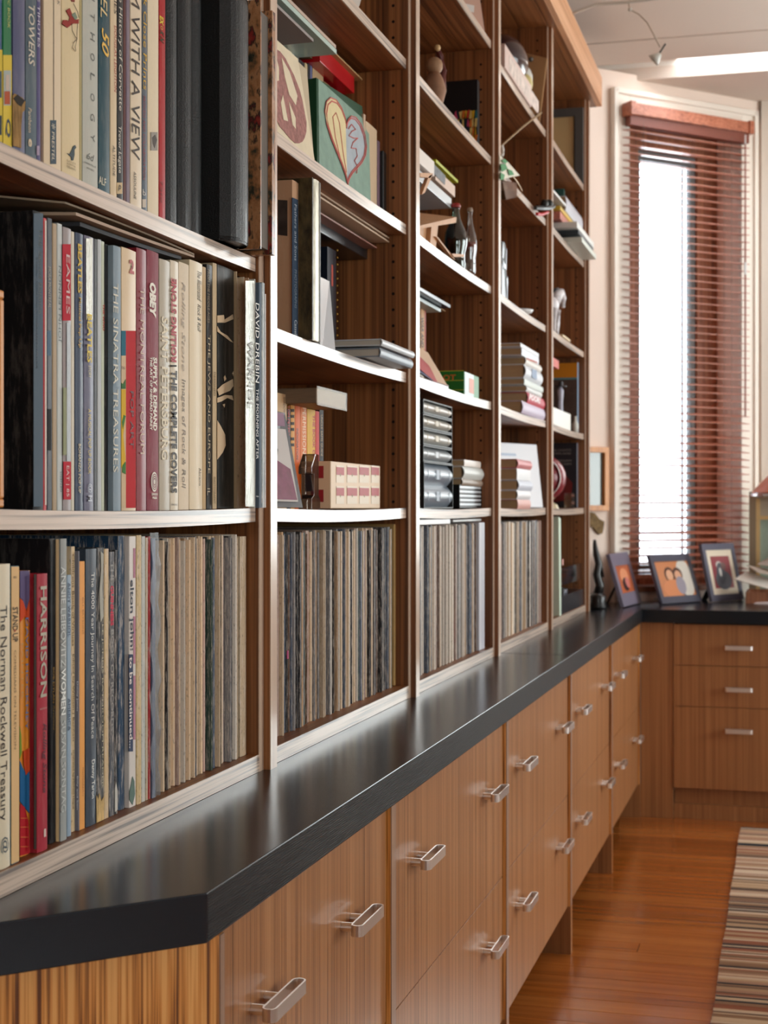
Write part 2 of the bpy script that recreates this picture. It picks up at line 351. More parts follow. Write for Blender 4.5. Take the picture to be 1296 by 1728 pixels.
# diagonal wall with the tall window: frame s along the wall, n into the room
DO = Vector((-.42, 5.66, 0)); DD = Vector((1, 1, 0)).normalized(); DN = Vector((1, -1, 0)).normalized()
DM = Matrix((( DD.x, DN.x, 0, DO.x), (DD.y, DN.y, 0, DO.y), (0, 0, 1, 0), (0, 0, 0, 1)))
def dg(mb): # (s, n, z) boxes to world; frame is left-handed, so flip faces
    mb.tf(DM); mb.f = [f[::-1] for f in mb.f]; return mb
s_of = lambda X: (X+.42)*math.sqrt(2)
SL, SR, ZB, ZT = s_of(.084), s_of(.508), .80, 2.735
dw = MB().box(0, SL, -.19, 0, FZ, CEIL+.02).box(SR, s_of(.6), -.19, 0, FZ, CEIL+.02).box(SL, SR, -.19, 0, FZ, ZB).box(SL, SR, -.19, 0, ZT, CEIL+.02)
struct('wall_diagonal', dg(dw), M_WALL)
cw = .078
cs = MB().box(SL-cw, SL, 0, .018, .76, ZT+cw).box(SR, SR+cw, 0, .018, .76, ZT+cw).box(SL, SR, 0, .018, ZT, ZT+cw)
cs.box(SL-cw-.008, SL-cw+.012, 0, .03, .76, ZT+cw+.01).box(SR+cw-.012, SR+cw+.008, 0, .03, .76, ZT+cw+.01).box(SL-cw, SR+cw, 0, .03, ZT+cw-.01, ZT+cw+.012)
struct('trim_2', dg(cs), M_TRIM, bevel=.002)
w1 = MB().box(SL, SL+.165, -.18, -.13, ZB, ZT).box(SR-.115, SR, -.18, -.13, ZB, ZT).box(SL+.165, SR-.115, -.18, -.13, ZT-.10, ZT).box(SL+.165, SR-.115, -.18, -.13, ZB, ZB+.06)
wo = struct('window_1', dg(w1), W_SASH, bevel=.002)
part('window_sash', dg(MB().box(SL+.165, SL+.182, -.17, -.14, ZB+.06, ZT-.10).box(SR-.142, SR-.115, -.17, -.14, ZB+.06, ZT-.10).box(SR-.168, SR-.158, -.175, -.165, ZB+.06, ZT-.10)
     .box(SL+.182, SR-.142, -.17, -.14, ZB+.06, ZB+.1).box(SL+.182, SR-.142, -.17, -.14, ZT-.14, ZT-.10)), P((112, 116, 116), .4), wo)
part('pane', dg(MB().box(SL+.182, SR-.142, -.16, -.156, ZB+.1, ZT-.14)), glass_mat((250, 252, 255), .0), wo)
part('window_sill', dg(MB().box(SL, SR, -.13, .012, ZB-.002, ZB+.02)), W_SASH, wo)
struct('trim_3', MB().box(.6, .66, 6.655, 6.68, .76, CEIL).box(.6, 3.6, 6.66, 6.68, 2.79, 2.86), M_TRIM)
# ================================================================ BOOKCASE UNITS
FIN = [1.206+.87*k for k in range(6)]
BAY = {k: (FIN[k-1]+.046, FIN[k]-.018) for k in range(1, 6)}
TOPZ = 2.635
ORD = {1: 'first', 2: 'second', 3: 'third', 4: 'fourth', 5: 'fifth'}
BLAB = {1: 'zebra-veneer bookcase unit nearest the camera, filled with large books', 2: 'zebra-veneer bookcase unit holding the heart and peace paintings',
        3: 'zebra-veneer bookcase unit holding glass bottles and slipcased volumes', 4: 'zebra-veneer bookcase unit holding the white-spined book stack and black-and-white sculpture',
        5: 'zebra-veneer bookcase unit at the far end, beside the window wall'}
SHELVES = {1: [1.14, 1.50, 1.87, 2.25], 2: [1.14, 1.41, 1.705, 2.035, 2.34], 3: [1.14, 1.41, 1.705, 2.035, 2.33], 4: [1.14, 1.41, 1.705, 2.035, 2.31], 5: [1.14, 1.41, 1.71, 2.04, 2.32]}
def disc_row(mb, X, Y, zs, r=.0032):
    for z in zs:
        vs = [(X+r*math.cos(a), Y, z+r*math.sin(a)) for a in [i*math.pi/4 for i in range(8)]]
        mb.add(vs, [tuple(range(8))])
for b in range(1, 6):
    y0, y1 = BAY[b]; t = thing('bookcase_unit', BLAB[b], 'bookcase', group='bookcase units in a row along the wall')
    MW[t.name] = Matrix.Identity(4)
    for a, c, hole, hs in ((y0-.018, y0, y0+.0003, 1), (y1, y1+.018, y1-.0003, -1)):
        sp = part('side_panel', MB().box(-.36, -.0015, a, c, .76, TOPZ), W_PANEL, t)
        part('edge_band', MB().box(-.0015, 0, a, c, .76, TOPZ), W_EDGEV, sp)
        zs = [z for z in [.80+.032*i for i in range(57)] if all(abs(z-s+.011) > .016 for s in SHELVES[b])]
        hb = MB(); disc_row(hb, -.032, hole, zs); disc_row(hb, -.29, hole, zs)
        if hs > 0: hb.f = [f[::-1] for f in hb.f]
        part('pin_holes', hb, M_HOLE, sp, kind='stuff')
    part('back_panel', MB().box(-.36, -.345, y0, y1, .785, TOPZ), W_PANEL, t)
    bs = part('base_shelf', MB().box(-.345, -.0015, y0, y1, .7605, .785), W_SHELF, t)
    part('edge_band', MB().box(-.0015, 0, y0, y1, .7605, .785), W_EDGE, bs)
    part('top_panel', MB().box(-.36, -.002, y0, y1, TOPZ-.0005, TOPZ+.018), W_SHELF, t)
    for zt in SHELVES[b]:
        N = 12; sb = MB(); eb = MB(); ys = [y0+.001+(y1-y0-.002)*i/N for i in range(N+1)]
        for m_, xa, xb in ((sb, -.34, -.008), (eb, -.008, -.0055)):
            vs = []
            for Y in ys:
                z = shelf_z(b, zt, Y); vs += [(xa, Y, z-.020), (xb, Y, z-.020), (xb, Y, z), (xa, Y, z)]
            fs = [(0, 3, 2, 1), (4*N, 4*N+1, 4*N+2, 4*N+3)]
            for i in range(N):
                for j in range(4): fs.append((4*i+j, 4*i+(j+1) % 4, 4*i+4+(j+1) % 4, 4*i+4+j))
            m_.add(vs, fs)
        sh = part('shelf', sb, W_SHELF, t); part('edge_band', eb, W_EDGE, sh)
    fk = MB().box(-.0005, .0095, FIN[b], FIN[b]+.028, .7601, TOPZ) if b < 5 else MB().box(-.36, .0095, FIN[b], FIN[b]+.028, .7601, TOPZ)
    fn = part('divider_fin', fk, W_PANEL, t); part('edge_band', MB().box(.0095, .011, FIN[b], FIN[b]+.028, .7601, TOPZ), W_EDGEV, fn)
crown = thing('bookcase_cornice', 'deep tan wooden cornice running along the top of the bookcase', 'cornice')
part('fascia', MB().box(.026, .046, 1.18, 5.662, TOPZ+.0005, 2.743), wood('cornice_veneer', [(190, 132, 92), (218, 162, 120), (232, 180, 140)], 'y', .5, 160, 30, 1.4), crown, bevel=.0012)
part('soffit_board', MB().box(.0, .026, 1.18, 5.662, TOPZ+.0005, TOPZ+.018).box(-.36, 0, 5.586, 5.662, TOPZ+.0005, TOPZ+.018), W_SHELF, crown)
part('top_board', MB().box(-.36, .026, 1.18, 5.662, 2.725, 2.743), W_SHELF, crown)
# ================================================================ WORKTOP
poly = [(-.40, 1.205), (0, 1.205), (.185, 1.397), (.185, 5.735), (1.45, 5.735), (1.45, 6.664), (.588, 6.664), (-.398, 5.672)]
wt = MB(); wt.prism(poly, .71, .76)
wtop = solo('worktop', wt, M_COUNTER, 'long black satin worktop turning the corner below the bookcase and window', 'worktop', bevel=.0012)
rb = MB()   # fine ribbed edging on the long front edge
for i in range(17):
    z = .7115+i*.0028; rb.box(.185, .1856, 1.399, 5.734, z, z+.0016)
part('ribbed_edging', rb, P((14, 15, 16), .5, spec=.3), wtop, kind='stuff')
part('joint_line', MB().box(-.002, .1852, 3.905, 3.907, .7598, .7603), M_BLACK, wtop)
# ================================================================ DRAWER UNITS
def handle_mb(L=.115):
    """flat ring pull: a long ring of thin strip with open top, two round posts; local x out, y along, z up"""
    mb = MB(); t = .0022; r = .0085; hw = L/2; zt_ = .0075; n = 8; xc = .0245
    def ring(rr):
        p = []
        for i in range(n+1): a = -math.pi/2+math.pi*i/n; p.append((xc+rr*math.sin(a), hw-r+rr*math.cos(a)))
        for i in range(n+1): a = math.pi/2+math.pi*i/n; p.append((xc+rr*math.sin(a), -(hw-r)+rr*math.cos(a)))
        return p
    o, q = ring(r), ring(r-t); k = len(o)
    vs = [(x, y, z) for z in (-zt_, zt_) for x, y in o]+[(x, y, z) for z in (-zt_, zt_) for x, y in q]; fs = []
    for i in range(k):
        j = (i+1) % k
        x0, ya = o[i]; x1, yb = o[j]
        fs += [(i, j, k+j, k+i), (2*k+j, 2*k+i, 3*k+i, 3*k+j), (k+i, k+j, 3*k+j, 3*k+i), (j, i, 2*k+i, 2*k+j)]
    mb.add(vs, fs)
    for s_ in (-.34, .04):
        mb.lathe([(.0062, .0), (.0062, .0175)], (0, L*s_, 0), 14, 'x')
    return mb
HME = handle_mb().mesh('handle', M_CHROME, False)
HME_END = handle_mb(.10).mesh('handle', M_CHROME, False)
def handle(parent, loc, rz=0, me=None):
    o = link('handle', me or HME, parent); o.location = loc; o.rotation_euler = (0, 0, rz); return o
W_FINE = wood('cabinet_edge_band', [(120, 92, 74), (150, 118, 98), (166, 134, 112)], 'z', .36, 260, 60, 2, coat=.1)
CF = [1.44, 2.130, 3.035, 3.940, 4.845, 5.75]
DLAB = ['drawer unit of reddish striped veneer with a short chamfered end, nearest the camera', 'drawer unit under the record shelf of the second bookcase unit, second from the camera',
        'drawer unit under the third bookcase unit, in the middle of the row', 'drawer unit fourth from the camera, just before the corner one', 'narrow-looking drawer unit in the corner where the worktop turns']
for i in range(5):
    a = CF[i]+(.027 if i else 0); c = CF[i+1]-.002
    t = thing('drawer_unit', DLAB[i], 'drawer unit', group='veneered drawer units under the worktop')
    car = MB().box(-.29, .148, a, c, .102, .7095) if i else MB().prism([(-.34, 1.272), (-.015, 1.272), (.145, 1.432), (.148, 1.442), (.148, c), (-.34, c)], .102, .7095)
    part('carcass', car, P((96, 62, 36), .7), t)
    for z0, z1 in ((.3925, .706), (.1, .3905)):
        d = part('drawer', MB().box(.149, .17, a+.002, c-.002, z0, z1), W_DRAWER, t, bevel=.0006)
        for yy in ((a+.165, c-.155) if i else (1.605, 1.945)):
            handle(d, (.17, yy, .59 if z0 > .3 else .293))
    f0 = CF[i+1]
    fn = part('divider_fin', MB().box(.02, .1765, f0, f0+.025, .1, .7095), W_ZEBRA, t)
    part('edge_band', MB().box(.1765, .178, f0, f0+.025, .1, .7095), W_FINE, fn)
    part('leg', MB().box(.10, .178, f0, f0+.025, FZ, .1), W_DRAWER_E, t)
part('kick_board', MB().box(-.02, 0, 1.5, 5.75, FZ, .101), P((60, 38, 22), .7), t)
ce = solo('chamfered_end_panel', dgp := MB().prism([(-.36, 1.252), (-.006, 1.252), (.1695, 1.4275), (.1695, 1.4395), (.15, 1.4395), (.146, 1.43), (-.014, 1.27), (-.36, 1.27)], FZ, .7095), W_ZEBRA,
          'boldly striped orange zebrawood panel closing the chamfered near end of the cabinets', 'end panel')
part('corner_edge', MB().box(.1695, .1712, 1.4275, 1.4385, FZ, .7095), W_FINE, ce)
# far cabinets under the turned worktop
t = thing('drawer_unit', 'three-drawer unit facing the room under the turned worktop, beside the striped rug', 'drawer unit', group='veneered drawer units under the worktop')
part('carcass', MB().box(.305, .80, 5.79, 6.35, .10, .7095).box(.305, .32, 5.763, 5.79, .1, .7095), P((96, 62, 36), .7), t)
for z0, z1 in ((.553, .705), (.3995, .551), (.093, .3975)):
    d = part('drawer', MB().box(.301, .78, 5.76, 5.78, z0, z1), W_DRAWER_E, t, bevel=.0006)
    handle(d, (.54, 5.76, (z1-.083)), -R90, HME_END)
part('kick_board', MB().box(.301, .80, 5.80, 5.82, FZ, .0915), W_DRAWER_E, t); part('kick_board', MB().box(.301, .80, 5.785, 5.80, FZ, .03), W_DRAWER_E, t)
part('side_panel', MB().box(.782, .802, 5.76, 6.35, FZ, .7095), W_DRAWER_E, t)
solo('corner_filler_panel', MB().box(.1785, .299, 5.765, 5.785, FZ, .7095), W_DRAWER_E, 'tall plain veneer filler panel in the inner corner between the drawer runs', 'panel', bevel=.0006)
# ================================================================ RUG
ra = SZ(1250, 1399, FZ); stripes = []
random.seed(12)
PAL = [(214, 188, 158)]*4+[(192, 160, 128)]*4+[(158, 124, 98)]*3+[(222, 202, 178)]*3+[(46, 50, 58)]*2+[(160, 104, 80)]*2+[(124, 98, 82)]*3+[(184, 146, 122)]*2
RX0, RX1, RY1, RY0 = ra.x, 2.3, ra.y, .6
me = MB(); cols = []; yy = RY1; step = .0105
ncol = 0; cur = PAL[0]; left = 0
while yy > RY0:
    if left <= 0:
        cur = random.choice(PAL); left = random.choice([1, 1, 1, 2]) if sum(cur) > 250 else 1
    wob = .0015*math.sin(yy*9)+random.uniform(-.0008, .0008)
    y2 = yy-step*random.uniform(.85, 1.15); ym = (yy+y2)/2; x0 = RX0+wob+.01*(RY1-yy)/2.2
    me.add([(x0, yy, FZ+.004), (RX1, yy, FZ+.004), (RX1, ym, FZ+.0085), (x0, ym, FZ+.0085), (RX1, y2, FZ+.004), (x0, y2, FZ+.004), (x0, yy, FZ), (x0, y2, FZ)],
           [(0, 3, 2, 1), (3, 5, 4, 2), (6, 7, 5, 0)]); cols += [cur]*3; yy = y2; left -= 1
mr = bpy.data.materials.new('rug_wool'); mr.use_nodes = True; nt = mr.node_tree; bs_ = nt.nodes['Principled BSDF']; bs_.inputs['Roughness'].default_value = .95
ca = nm(nt, 'ShaderNodeVertexColor', layer_name='col'); nt.links.new(ca.outputs[0], bs_.inputs['Base Color'])
rm = me.mesh('rug', mr); at_ = rm.color_attributes.new('col', 'FLOAT_COLOR', 'CORNER')
for p_ in rm.polygons:
    for li in p_.loop_indices: at_.data[li].color = (*lin(cols[p_.index]), 1)
ro = link('rug', rm); ro['label'] = 'flat-woven rug with narrow cream, tan, brown and dark stripes on the wooden floor'; ro['category'] = 'rug'
# ================================================================ BLIND
bl = thing('venetian_blind', 'reddish-brown wooden venetian blind hanging in the tall corner window', 'blind')
MW[bl.name] = Matrix.Identity(4)
BL0, BL1 = s_of(.056), s_of(.515)
part('headrail', dg(MB().box(BL0, BL1, .022, .075, 2.712, 2.758).box(BL0-.004, BL0+.022, .022, .082, 2.708, 2.762).box(BL1-.022, BL1+.004, .022, .082, 2.708, 2.762)), W_BLIND, bl, bevel=.002)
part('valance', dg(MB().box(BL0+.01, BL1-.006, .028, .06, 2.672, 2.712)), P((128, 72, 58), .4), bl)
sl = dg(MB().box(BL0+.004, BL1-.004, -.0, .044, -.0014, .0014)).mesh('slat', W_BLIND)
z = 2.655; ns = 0; ZLOW = .885
SC_ = dg(MB().box(0, 1, 0, 1, 0, 1))
mid = DM @ Vector(((BL0+BL1)/2, .037, 0))
sm = MB().box(-(BL1-BL0-.008)/2, (BL1-BL0-.008)/2, -.024, .024, -.0015, .0015).mesh('slat', W_BLIND)
while z > ZLOW:
    o = link('slat', sm, bl); o.location = (mid.x, mid.y, z); o.rotation_euler = (math.radians(9+random.uniform(-2, 2)), 0, math.radians(45)); z -= .0305; ns += 1
part('bottom_rail', dg(MB().box(BL0+.004, BL1-.004, .018, .056, ZLOW-.03, ZLOW-.012)), W_BLIND, bl)
for s_ in (BL0+.075, BL1-.105):
    for nn in (.0145, .0595):
        part('ladder_cord', dg(MB().box(s_, s_+.0014, nn, nn+.001, ZLOW-.02, 2.69)), P((110, 96, 84), .8), bl)
pa = DM @ Vector((BL1-.045, .078, 0))
part('tilt_wand', MB().lathe([(.0035, 1.52), (.0035, 2.12)], (pa.x, pa.y, 0), 8).lathe([(.0035, 2.16), (.003, 2.66)], (pa.x, pa.y, 0), 8), P((140, 58, 40), .35), bl)
part('wand_joint', MB().lathe([(.005, 2.115), (.005, 2.165)], (pa.x, pa.y, 0), 8).lathe([(.003, 2.66), (.003, 2.70)], (pa.x, pa.y, 0), 8), P((220, 220, 220), .2), bl)
# ================================================================ BOOKS, first unit, upper row
random.seed(21)
GA = 'large books and binders standing on the upper shelf of the first unit'
XA = -.008
def A(u0, u1, col, lab, **k):
    X = k.pop('X', XA-.012*max(0, (u0-100)/300)); h = k.pop('h', .33)
    return book(u0, u1, 0, shelf_z(1, 1.50, S((u0+u1)/2, 857, X).y)+.0005, X, col, lab, h=h, group=GA, **k), X+.0009
r, X = A(-34, -14, (150, 140, 120), 'beige book at the left edge of the upper shelf of the first unit')
r, X = A(-13, 4, (58, 88, 128), 'blue-and-yellow picture book at the left frame edge of the upper shelf', kind='jacket', rnd=0)
band(r, -12, 4, 84, 300, X, (214, 186, 66)); band(r, -10, 3, 120, 165, X+.0003, (70, 84, 96)); band(r, -8, 3, 195, 228, X+.0003, (52, 62, 70))
r, X = A(5, 20, (28, 112, 66), 'green picture book with a yellow band and small cartoon panel on the spine', kind='jacket', rnd=0)
band(r, 5.5, 20, 93, 258, X, (216, 188, 70)); band(r, 6.5, 18.5, 119, 178, X+.0003, (168, 176, 170)); band(r, 8, 17, 154, 176, X+.0006, (176, 84, 52)); band(r, 10, 16, 126, 152, X+.0006, (196, 176, 160))
T(r, 'Q', 9, 18.5, 200, 232, X+.0003, 'D', (44, 58, 74), bold=.02); T(r, 'COMIC BOOK', 13, 17, -30, 48, X, 'D', (196, 190, 110))
r, X = A(21.5, 42, (84, 86, 116), 'slate-purple book with a torn spine exposing brown card at its foot', kind='jacket', rnd=.003)
band(r, 22, 41, 166, 245, X+.0032, (158, 124, 78), name='torn_card', m=P((150, 116, 70), .95, var=.45, scale=(200, 200, 40), bump=1.0), poly=[(22, 162), (25, 158), (38, 165), (43, 172), (42, 186), (38, 190), (36, 215), (36, 250), (22, 246)])
band(r, 24, 41, 160, 176, X+.0036, (40, 34, 26), name='torn_edge', poly=[(23, 166), (30, 160), (42, 170), (36, 180), (30, 176)])
r, X = A(43, 62, (84, 98, 106), 'grey-blue book with pale capitals running down the spine', rnd=.001)
T(r, 'NO TOWERS', 48.5, 58.5, -40, 110, X+.001, 'D', (206, 196, 178), bold=.01); T(r, 'Pantheon', 48, 53.5, 183, 224, X+.001, 'D', (210, 190, 160)); T(r, 'e', 48, 54, 234, 248, X+.001, 'D', (210, 190, 160), bold=.03)
r, X = A(62, 68.5, (92, 86, 128), 'thin purple book with a crumpled jacket', kind='jacket', rnd=.001)
T(r, 'IMIKE TIHUTES', 63.5, 67.5, -40, 80, X+.001, 'D', (214, 206, 216)); band(r, 62.5, 66.5, 246, 262, X+.0015, (170, 150, 170))
r, X = A(69, 73, (110, 82, 66), 'very thin brown book beside the cream publisher-labelled one')
r, X = A(73.5, 103, (222, 200, 168), 'broad cream book with a dark oblong label near its foot', rnd=.002)
band(r, 90.6, 91.3, -20, 203, X+.0021, (120, 108, 96), name='printed_line'); band(r, 85.5, 95, 203, 277, X+.002, (74, 88, 98), name='publisher_label')
T(r, 'PRESTEL', 87.5, 92, 223, 272, X+.0025, 'D', (222, 208, 184)); T(r, 'K', 97, 101, 2, 9, X+.002, 'D', (110, 100, 90)); T(r, '*', 87, 93.5, 209, 218, X+.0025, 'D', (222, 208, 184))
r, X = A(104, 134, (222, 200, 158), 'cream book with a dancing red-and-green figure drawn on the spine', rnd=.002)
XX = X+.0024
band(r, 0, 0, 0, 0, XX, (150, 52, 44), name='printed_figure', poly=[(112, 18), (118, 14), (122, 24), (130, 34), (133, 32), (133, 40), (124, 40), (118, 44), (114, 47), (110, 44), (105, 40), (107, 34), (113, 34), (116, 36), (118, 30)])
band(r, 0, 0, 0, 0, XX+.0003, (128, 140, 120), name='printed_figure', poly=[(121, 25), (127, 21), (131, 30), (127, 34)])
band(r, 0, 0, 0, 0, XX, (140, 70, 60), name='printed_figure', poly=[(118, -6), (127, -6), (126, 4), (121, 3)])
mbs = MB()
for pts in ([(121, 40), (122, 52), (126, 60), (130, 66)], [(131, 40), (130, 54), (130, 66), (124, 72), (122, 80), (127, 87)], [(130, 66), (127, 80), (128, 86)], [(124, 6), (131, 20), (133, 30)]):
    mbs.tube([S(u, v, fitX(r, XX+.0004)) for u, v in pts], .00035, 5)
part('printed_line', at(mbs, r), P((90, 74, 66), .6), r)
band(r, 0, 0, 0, 0, XX, (78, 88, 92), name='printed_dog', poly=[(124, 247), (127, 245), (129, 249), (126, 253), (126, 262), (125, 266), (124, 271), (121, 271), (120, 265), (118, 263), (114, 259), (118, 260), (121, 254)])
for i, s in enumerate(('BLACK DOG', '& LEVENTHAL', 'PUBLISHERS')): T(r, s, 113, 128, 272+i*5, 275.5+i*5, XX, 'H', (128, 110, 80))
r, X = A(134.5, 138.5, (176, 160, 110), 'slim olive-cream book between the cream and grey ones')
r, X = A(139, 165, (186, 184, 172), 'pale grey book with widely spaced thin capitals down the spine', rnd=.003)
for i, ch in enumerate('ANTHOLOGY'):
    v = -48+i*34.0; T(r, ch, 153, 160, v+2, v+15, X+.003, 'D', (112, 112, 106))
T(r, '6d', 147, 159, 259, 271, X+.003, 'H', (110, 108, 100), shear=.3); T(r, 'ABBEVILLE', 142, 162, 276, 279, X+.003, 'H', (110, 108, 100)); T(r, 'BOOKS', 147, 159, 284, 287, X+.003, 'H', (110, 108, 100))
r, X = A(166, 185, (14, 66, 78), 'dark teal glossy book with gold numerals on the spine', kind='jacket', rnd=.003, depth=.25)
T(r, 'CHANEL', 170, 181, -120, 32, X+.003, 'D', (222, 196, 140), shear=.2); T(r, '50', 172, 184, 50, 94, X+.003, 'D', (232, 186, 86), shear=.3, bold=.015); T(r, 'ALF', 167, 179, 299, 312, X+.003, 'H', (206, 200, 176), bold=.01)
r, X = A(186, 197, (220, 196, 160), 'cream book with red capitals on the spine, beside the teal one', rnd=.001)
T(r, 'DOUGLAS LEIGHTON', 193, 197, 44, 155, X+.0012, 'D', (168, 66, 60)); T(r, 'SERIES', 193, 197, -30, 24, X+.0012, 'D', (60, 54, 50)); T(r, 'ALTITUDE', 190.5, 194.5, 246, 297, X+.0012, 'D', (90, 80, 70))
r, X = A(197.6, 208, (30, 31, 33), 'black book with cream title text down the spine and square cream mark', kind='jacket', rnd=.001)
T(r, 'Ultimate History of Corvette', 199.5, 206.5, -70, 187, X+.0012, 'D', (216, 208, 192)); T(r, 'Trevor Legate', 199, 205, 212, 292, X+.0012, 'D', (216, 208, 192)); band(r, 197.5, 206.5, 308, 327, X+.001, (206, 180, 140)); T(r, 'p', 199.5, 204.5, 312, 323, X+.0016, 'H', (50, 44, 40), shear=.3)
r, X = A(208.5, 213, (92, 44, 40), 'narrow maroon book beside the black-spined history')
r, X = A(213.5, 219.5, (128, 112, 124), 'narrow mauve-grey book on the upper shelf')
r, X = A(220, 239, (224, 204, 176), 'cream book with tall thin handwritten-style capitals', kind='jacket', rnd=.002)
T(r, 'ROOM WITH A VIEW', 223, 236, -100, 268, X+.002, 'D', (66, 56, 50)); T(r, 'ASSOULINE', 226, 230, 290, 336, X+.002, 'D', (60, 52, 46))
r, X = A(239.5, 248.5, (88, 98, 108), 'thin blue-grey book with gold and red lettering', kind='jacket', rnd=.001)
T(r, 'Chuck Close Prints', 242, 248, -60, 152, X+.001, 'D', (214, 170, 60)); T(r, 'PROCESS AND COLLABORATION', 241.5, 245.5, 162, 303, X+.001, 'D', (150, 62, 66)); band(r, 240.5, 246.5, 336, 350, X+.001, (200, 186, 170)); T(r, 'b', 241, 246, 320, 330, X+.001, 'H', (200, 190, 176))
r, X = A(249, 267.5, (226, 208, 178), 'cream book with a small grey photograph stuck low on the spine', rnd=.002)
band(r, 255, 266, 223, 254, X+.0021, (160, 152, 142), name='photo_sticker'); band(r, 0, 0, 0, 0, X+.0024, (96, 90, 86), name='photo_sticker', poly=[(257, 232), (262, 227), (265, 236), (261, 250), (258, 242)])
r, X = A(268.5, 279, (172, 18, 26), 'bright red book with yellow and black marks on the spine', kind='jacket', rnd=.001)
T(r, 'EX', 269.5, 276, 28, 42, X+.001, 'D', (222, 196, 60), bold=.04); T(r, 'O', 271, 275, 44, 50, X+.001, 'D', (200, 190, 80)); T(r, 'K N', 270, 277, 52, 72, X+.001, 'D', (60, 60, 30), shear=.3, bold=.03); T(r, 'Tate', 271, 275, 305, 342, X+.001, 'D', (120, 20, 22), shear=.3)
def binder(Y0, Y1, X, lab, h=.338, depth=.28, r_=.02):
    Z = shelf_z(1, 1.50, (Y0+Y1)/2)+.0005; M = UPM(X, Y0, Z); root = thing('ring_binder', lab, 'binder', group='black leather binders on the upper shelf', mat=M); MW[root.name] = M.inverted()
    w_ = Y1-Y0; b_ = min(w_*.5, .022); n = 10
    o = [(w_*i/n, b_*(1-math.sqrt(max(0, 1-(2*i/n-1)**2)))) for i in range(n+1)]; q = [(min(max(x, .004), w_-.004), y+.004) for x, y in o]; vs = []; fs = []
    prof = [(0, .0), (.004, -.0)]
    for z, s_ in ((0, .93), (.006, 1), (h-.01, 1), (h, .93)):
        cx = w_/2
        vs += [(cx+(x-cx)*s_, y+(1-s_)*.02, z) for x, y in o]
    k = n+1
    for j in range(3): fs += [(j*k+i, j*k+i+1, (j+1)*k+i+1, (j+1)*k+i) for i in range(n)]
    mb = MB().add(vs, fs)
    lm = P((20, 20, 20), .36, coat=.15, bump=.6, scale=(420, 420, 420))
    mb.box(.0, .005, b_, depth, .001, h-.001); mb.box(w_-.005, w_, b_, depth, .001, h-.001)
    part('cover', mb, lm, root, smooth=False)
    for z_ in (.003, h-.0035): part('end_cap', MB().prism(o+[(w_-.006, b_+.03), (.006, b_+.03)], z_, z_+.0005), lm, root)
    part('pages', MB().box(.006, w_-.006, b_+.01, depth-.004, .004, h-.006), P((200, 190, 170), .8), root)
bx = [S(u, 857, -.012).y for u in (282.5, 308, 333, 356)]
binder(bx[0], bx[1]-.001, -.012, 'black leather binder next to the red book, leftmost of the binders'); binder(bx[1], bx[2]-.001, -.012, 'black leather binder with a bluish sheen, second from the red book')
binder(bx[2], bx[3]-.001, -.018, 'thin dark binder between the sheened one and the widest one')
XW = min((abs(S(396, 857, x/1000).y-bx[3]-.0005), x/1000) for x in range(-12, 70))[1]
yb = bx[3]+.0005; yc = S(431, 857, XW).y
binder(yb, yc, XW, 'widest black leather binder, standing proud of the shelf edge', r_=.03)
Y0, Y1 = yc+.004, yc+.0665
M = UPM(min(.05, XW+.006), Y0, 1.4995); r = thing('marbled_album', 'album with marbled brown boards, page edges facing out beside the binders', 'album', mat=M); MW[r.name] = M.inverted()
mm_ = P((104, 66, 41), .4, coat=.3, var=.75, scale=(34, 34, 20)); _e = [n for n in mm_.node_tree.nodes if n.type == 'VALTORGB'][0].color_ramp
for _p, _c in ((.36, (44, 48, 36)), (.44, (150, 100, 62)), (.5, (170, 120, 80)), (.56, (34, 30, 24)), (.62, (140, 40, 34))):
    _k = _e.elements.new(_p); _k.color = (*lin(_c), 1)
_e.elements[0].color = (*lin((40, 26, 18)), 1); _e.elements[-1].color = (*lin((120, 84, 52)), 1); Y1 = Y0+.062
w_ = .062
for i, x in enumerate((0, w_-.014)):
    part('board', MB().box(x, x+.004 if i == 0 else x+.014, 0, .27, -.006, .34), mm_, r)
part('pages', MB().box(.004, w_-.014, .006, .26, 0, .33), P((112, 104, 96), .8, var=.3, scale=(900, 5, 5)), r)
# ================================================================ middle row of the first unit
GB = 'art and music books on the middle shelf of the first unit'
def B(u0, u1, vt, col, lab, **k):
    X = k.pop('X', -.022); h = S((u0+u1)/2, vt, X).z-1.14
    z = shelf_z(1, 1.14, S((u0+u1)/2, 857, X).y)+.0005
    return book(u0, u1, 0, z, X, col, lab, h=min(h+.003, 1.4745-z), group=GB, **k), X+.0009
fy1 = S(38, 857, .0).y; fz = S(38, 492, .0).z
pf = thing('picture_frame', 'golden oak box frame leaning at the left end of the middle shelf', 'frame', (-.02, 1.265, shelf_z(1, 1.14, 1.3)+.0005)); MW[pf.name] = Matrix.Translation(pf.location).inverted()
W_, H_ = fy1-1.265, fz-1.1385
part('frame_rail', MB().box(-.035, .0, 0, W_, H_-.009, H_), W_OAK, pf, bevel=.002); part('frame_rail', MB().box(-.035, .0, 0, W_, 0, .009), W_OAK, pf, bevel=.002)
part('frame_stile', MB().box(-.035, .0, W_-.009, W_, .009, H_-.009), W_OAK, pf, bevel=.002); part('frame_stile', MB().box(-.035, .0, 0, .009, .009, H_-.009), W_OAK, pf, bevel=.002)
part('mount', MB().box(-.034, -.031, .009, W_-.009, .009, H_-.009), P((176, 150, 120), .7), pf); part('photograph', MB().box(-.031, -.0305, .02, W_-.035, .03, H_-.03), P((96, 84, 78), .6, var=.5, scale=(20, 20, 14)), pf)
part('glazing', MB().box(-.012, -.010, .009, W_-.02, .009, H_-.009), glass_mat((250, 250, 250), .03), pf)
r, X = B(55, 73, 359, (22, 22, 24), 'slate-blue-spined hardback with fine pale lettering, beside the oak frame', rnd=.003)
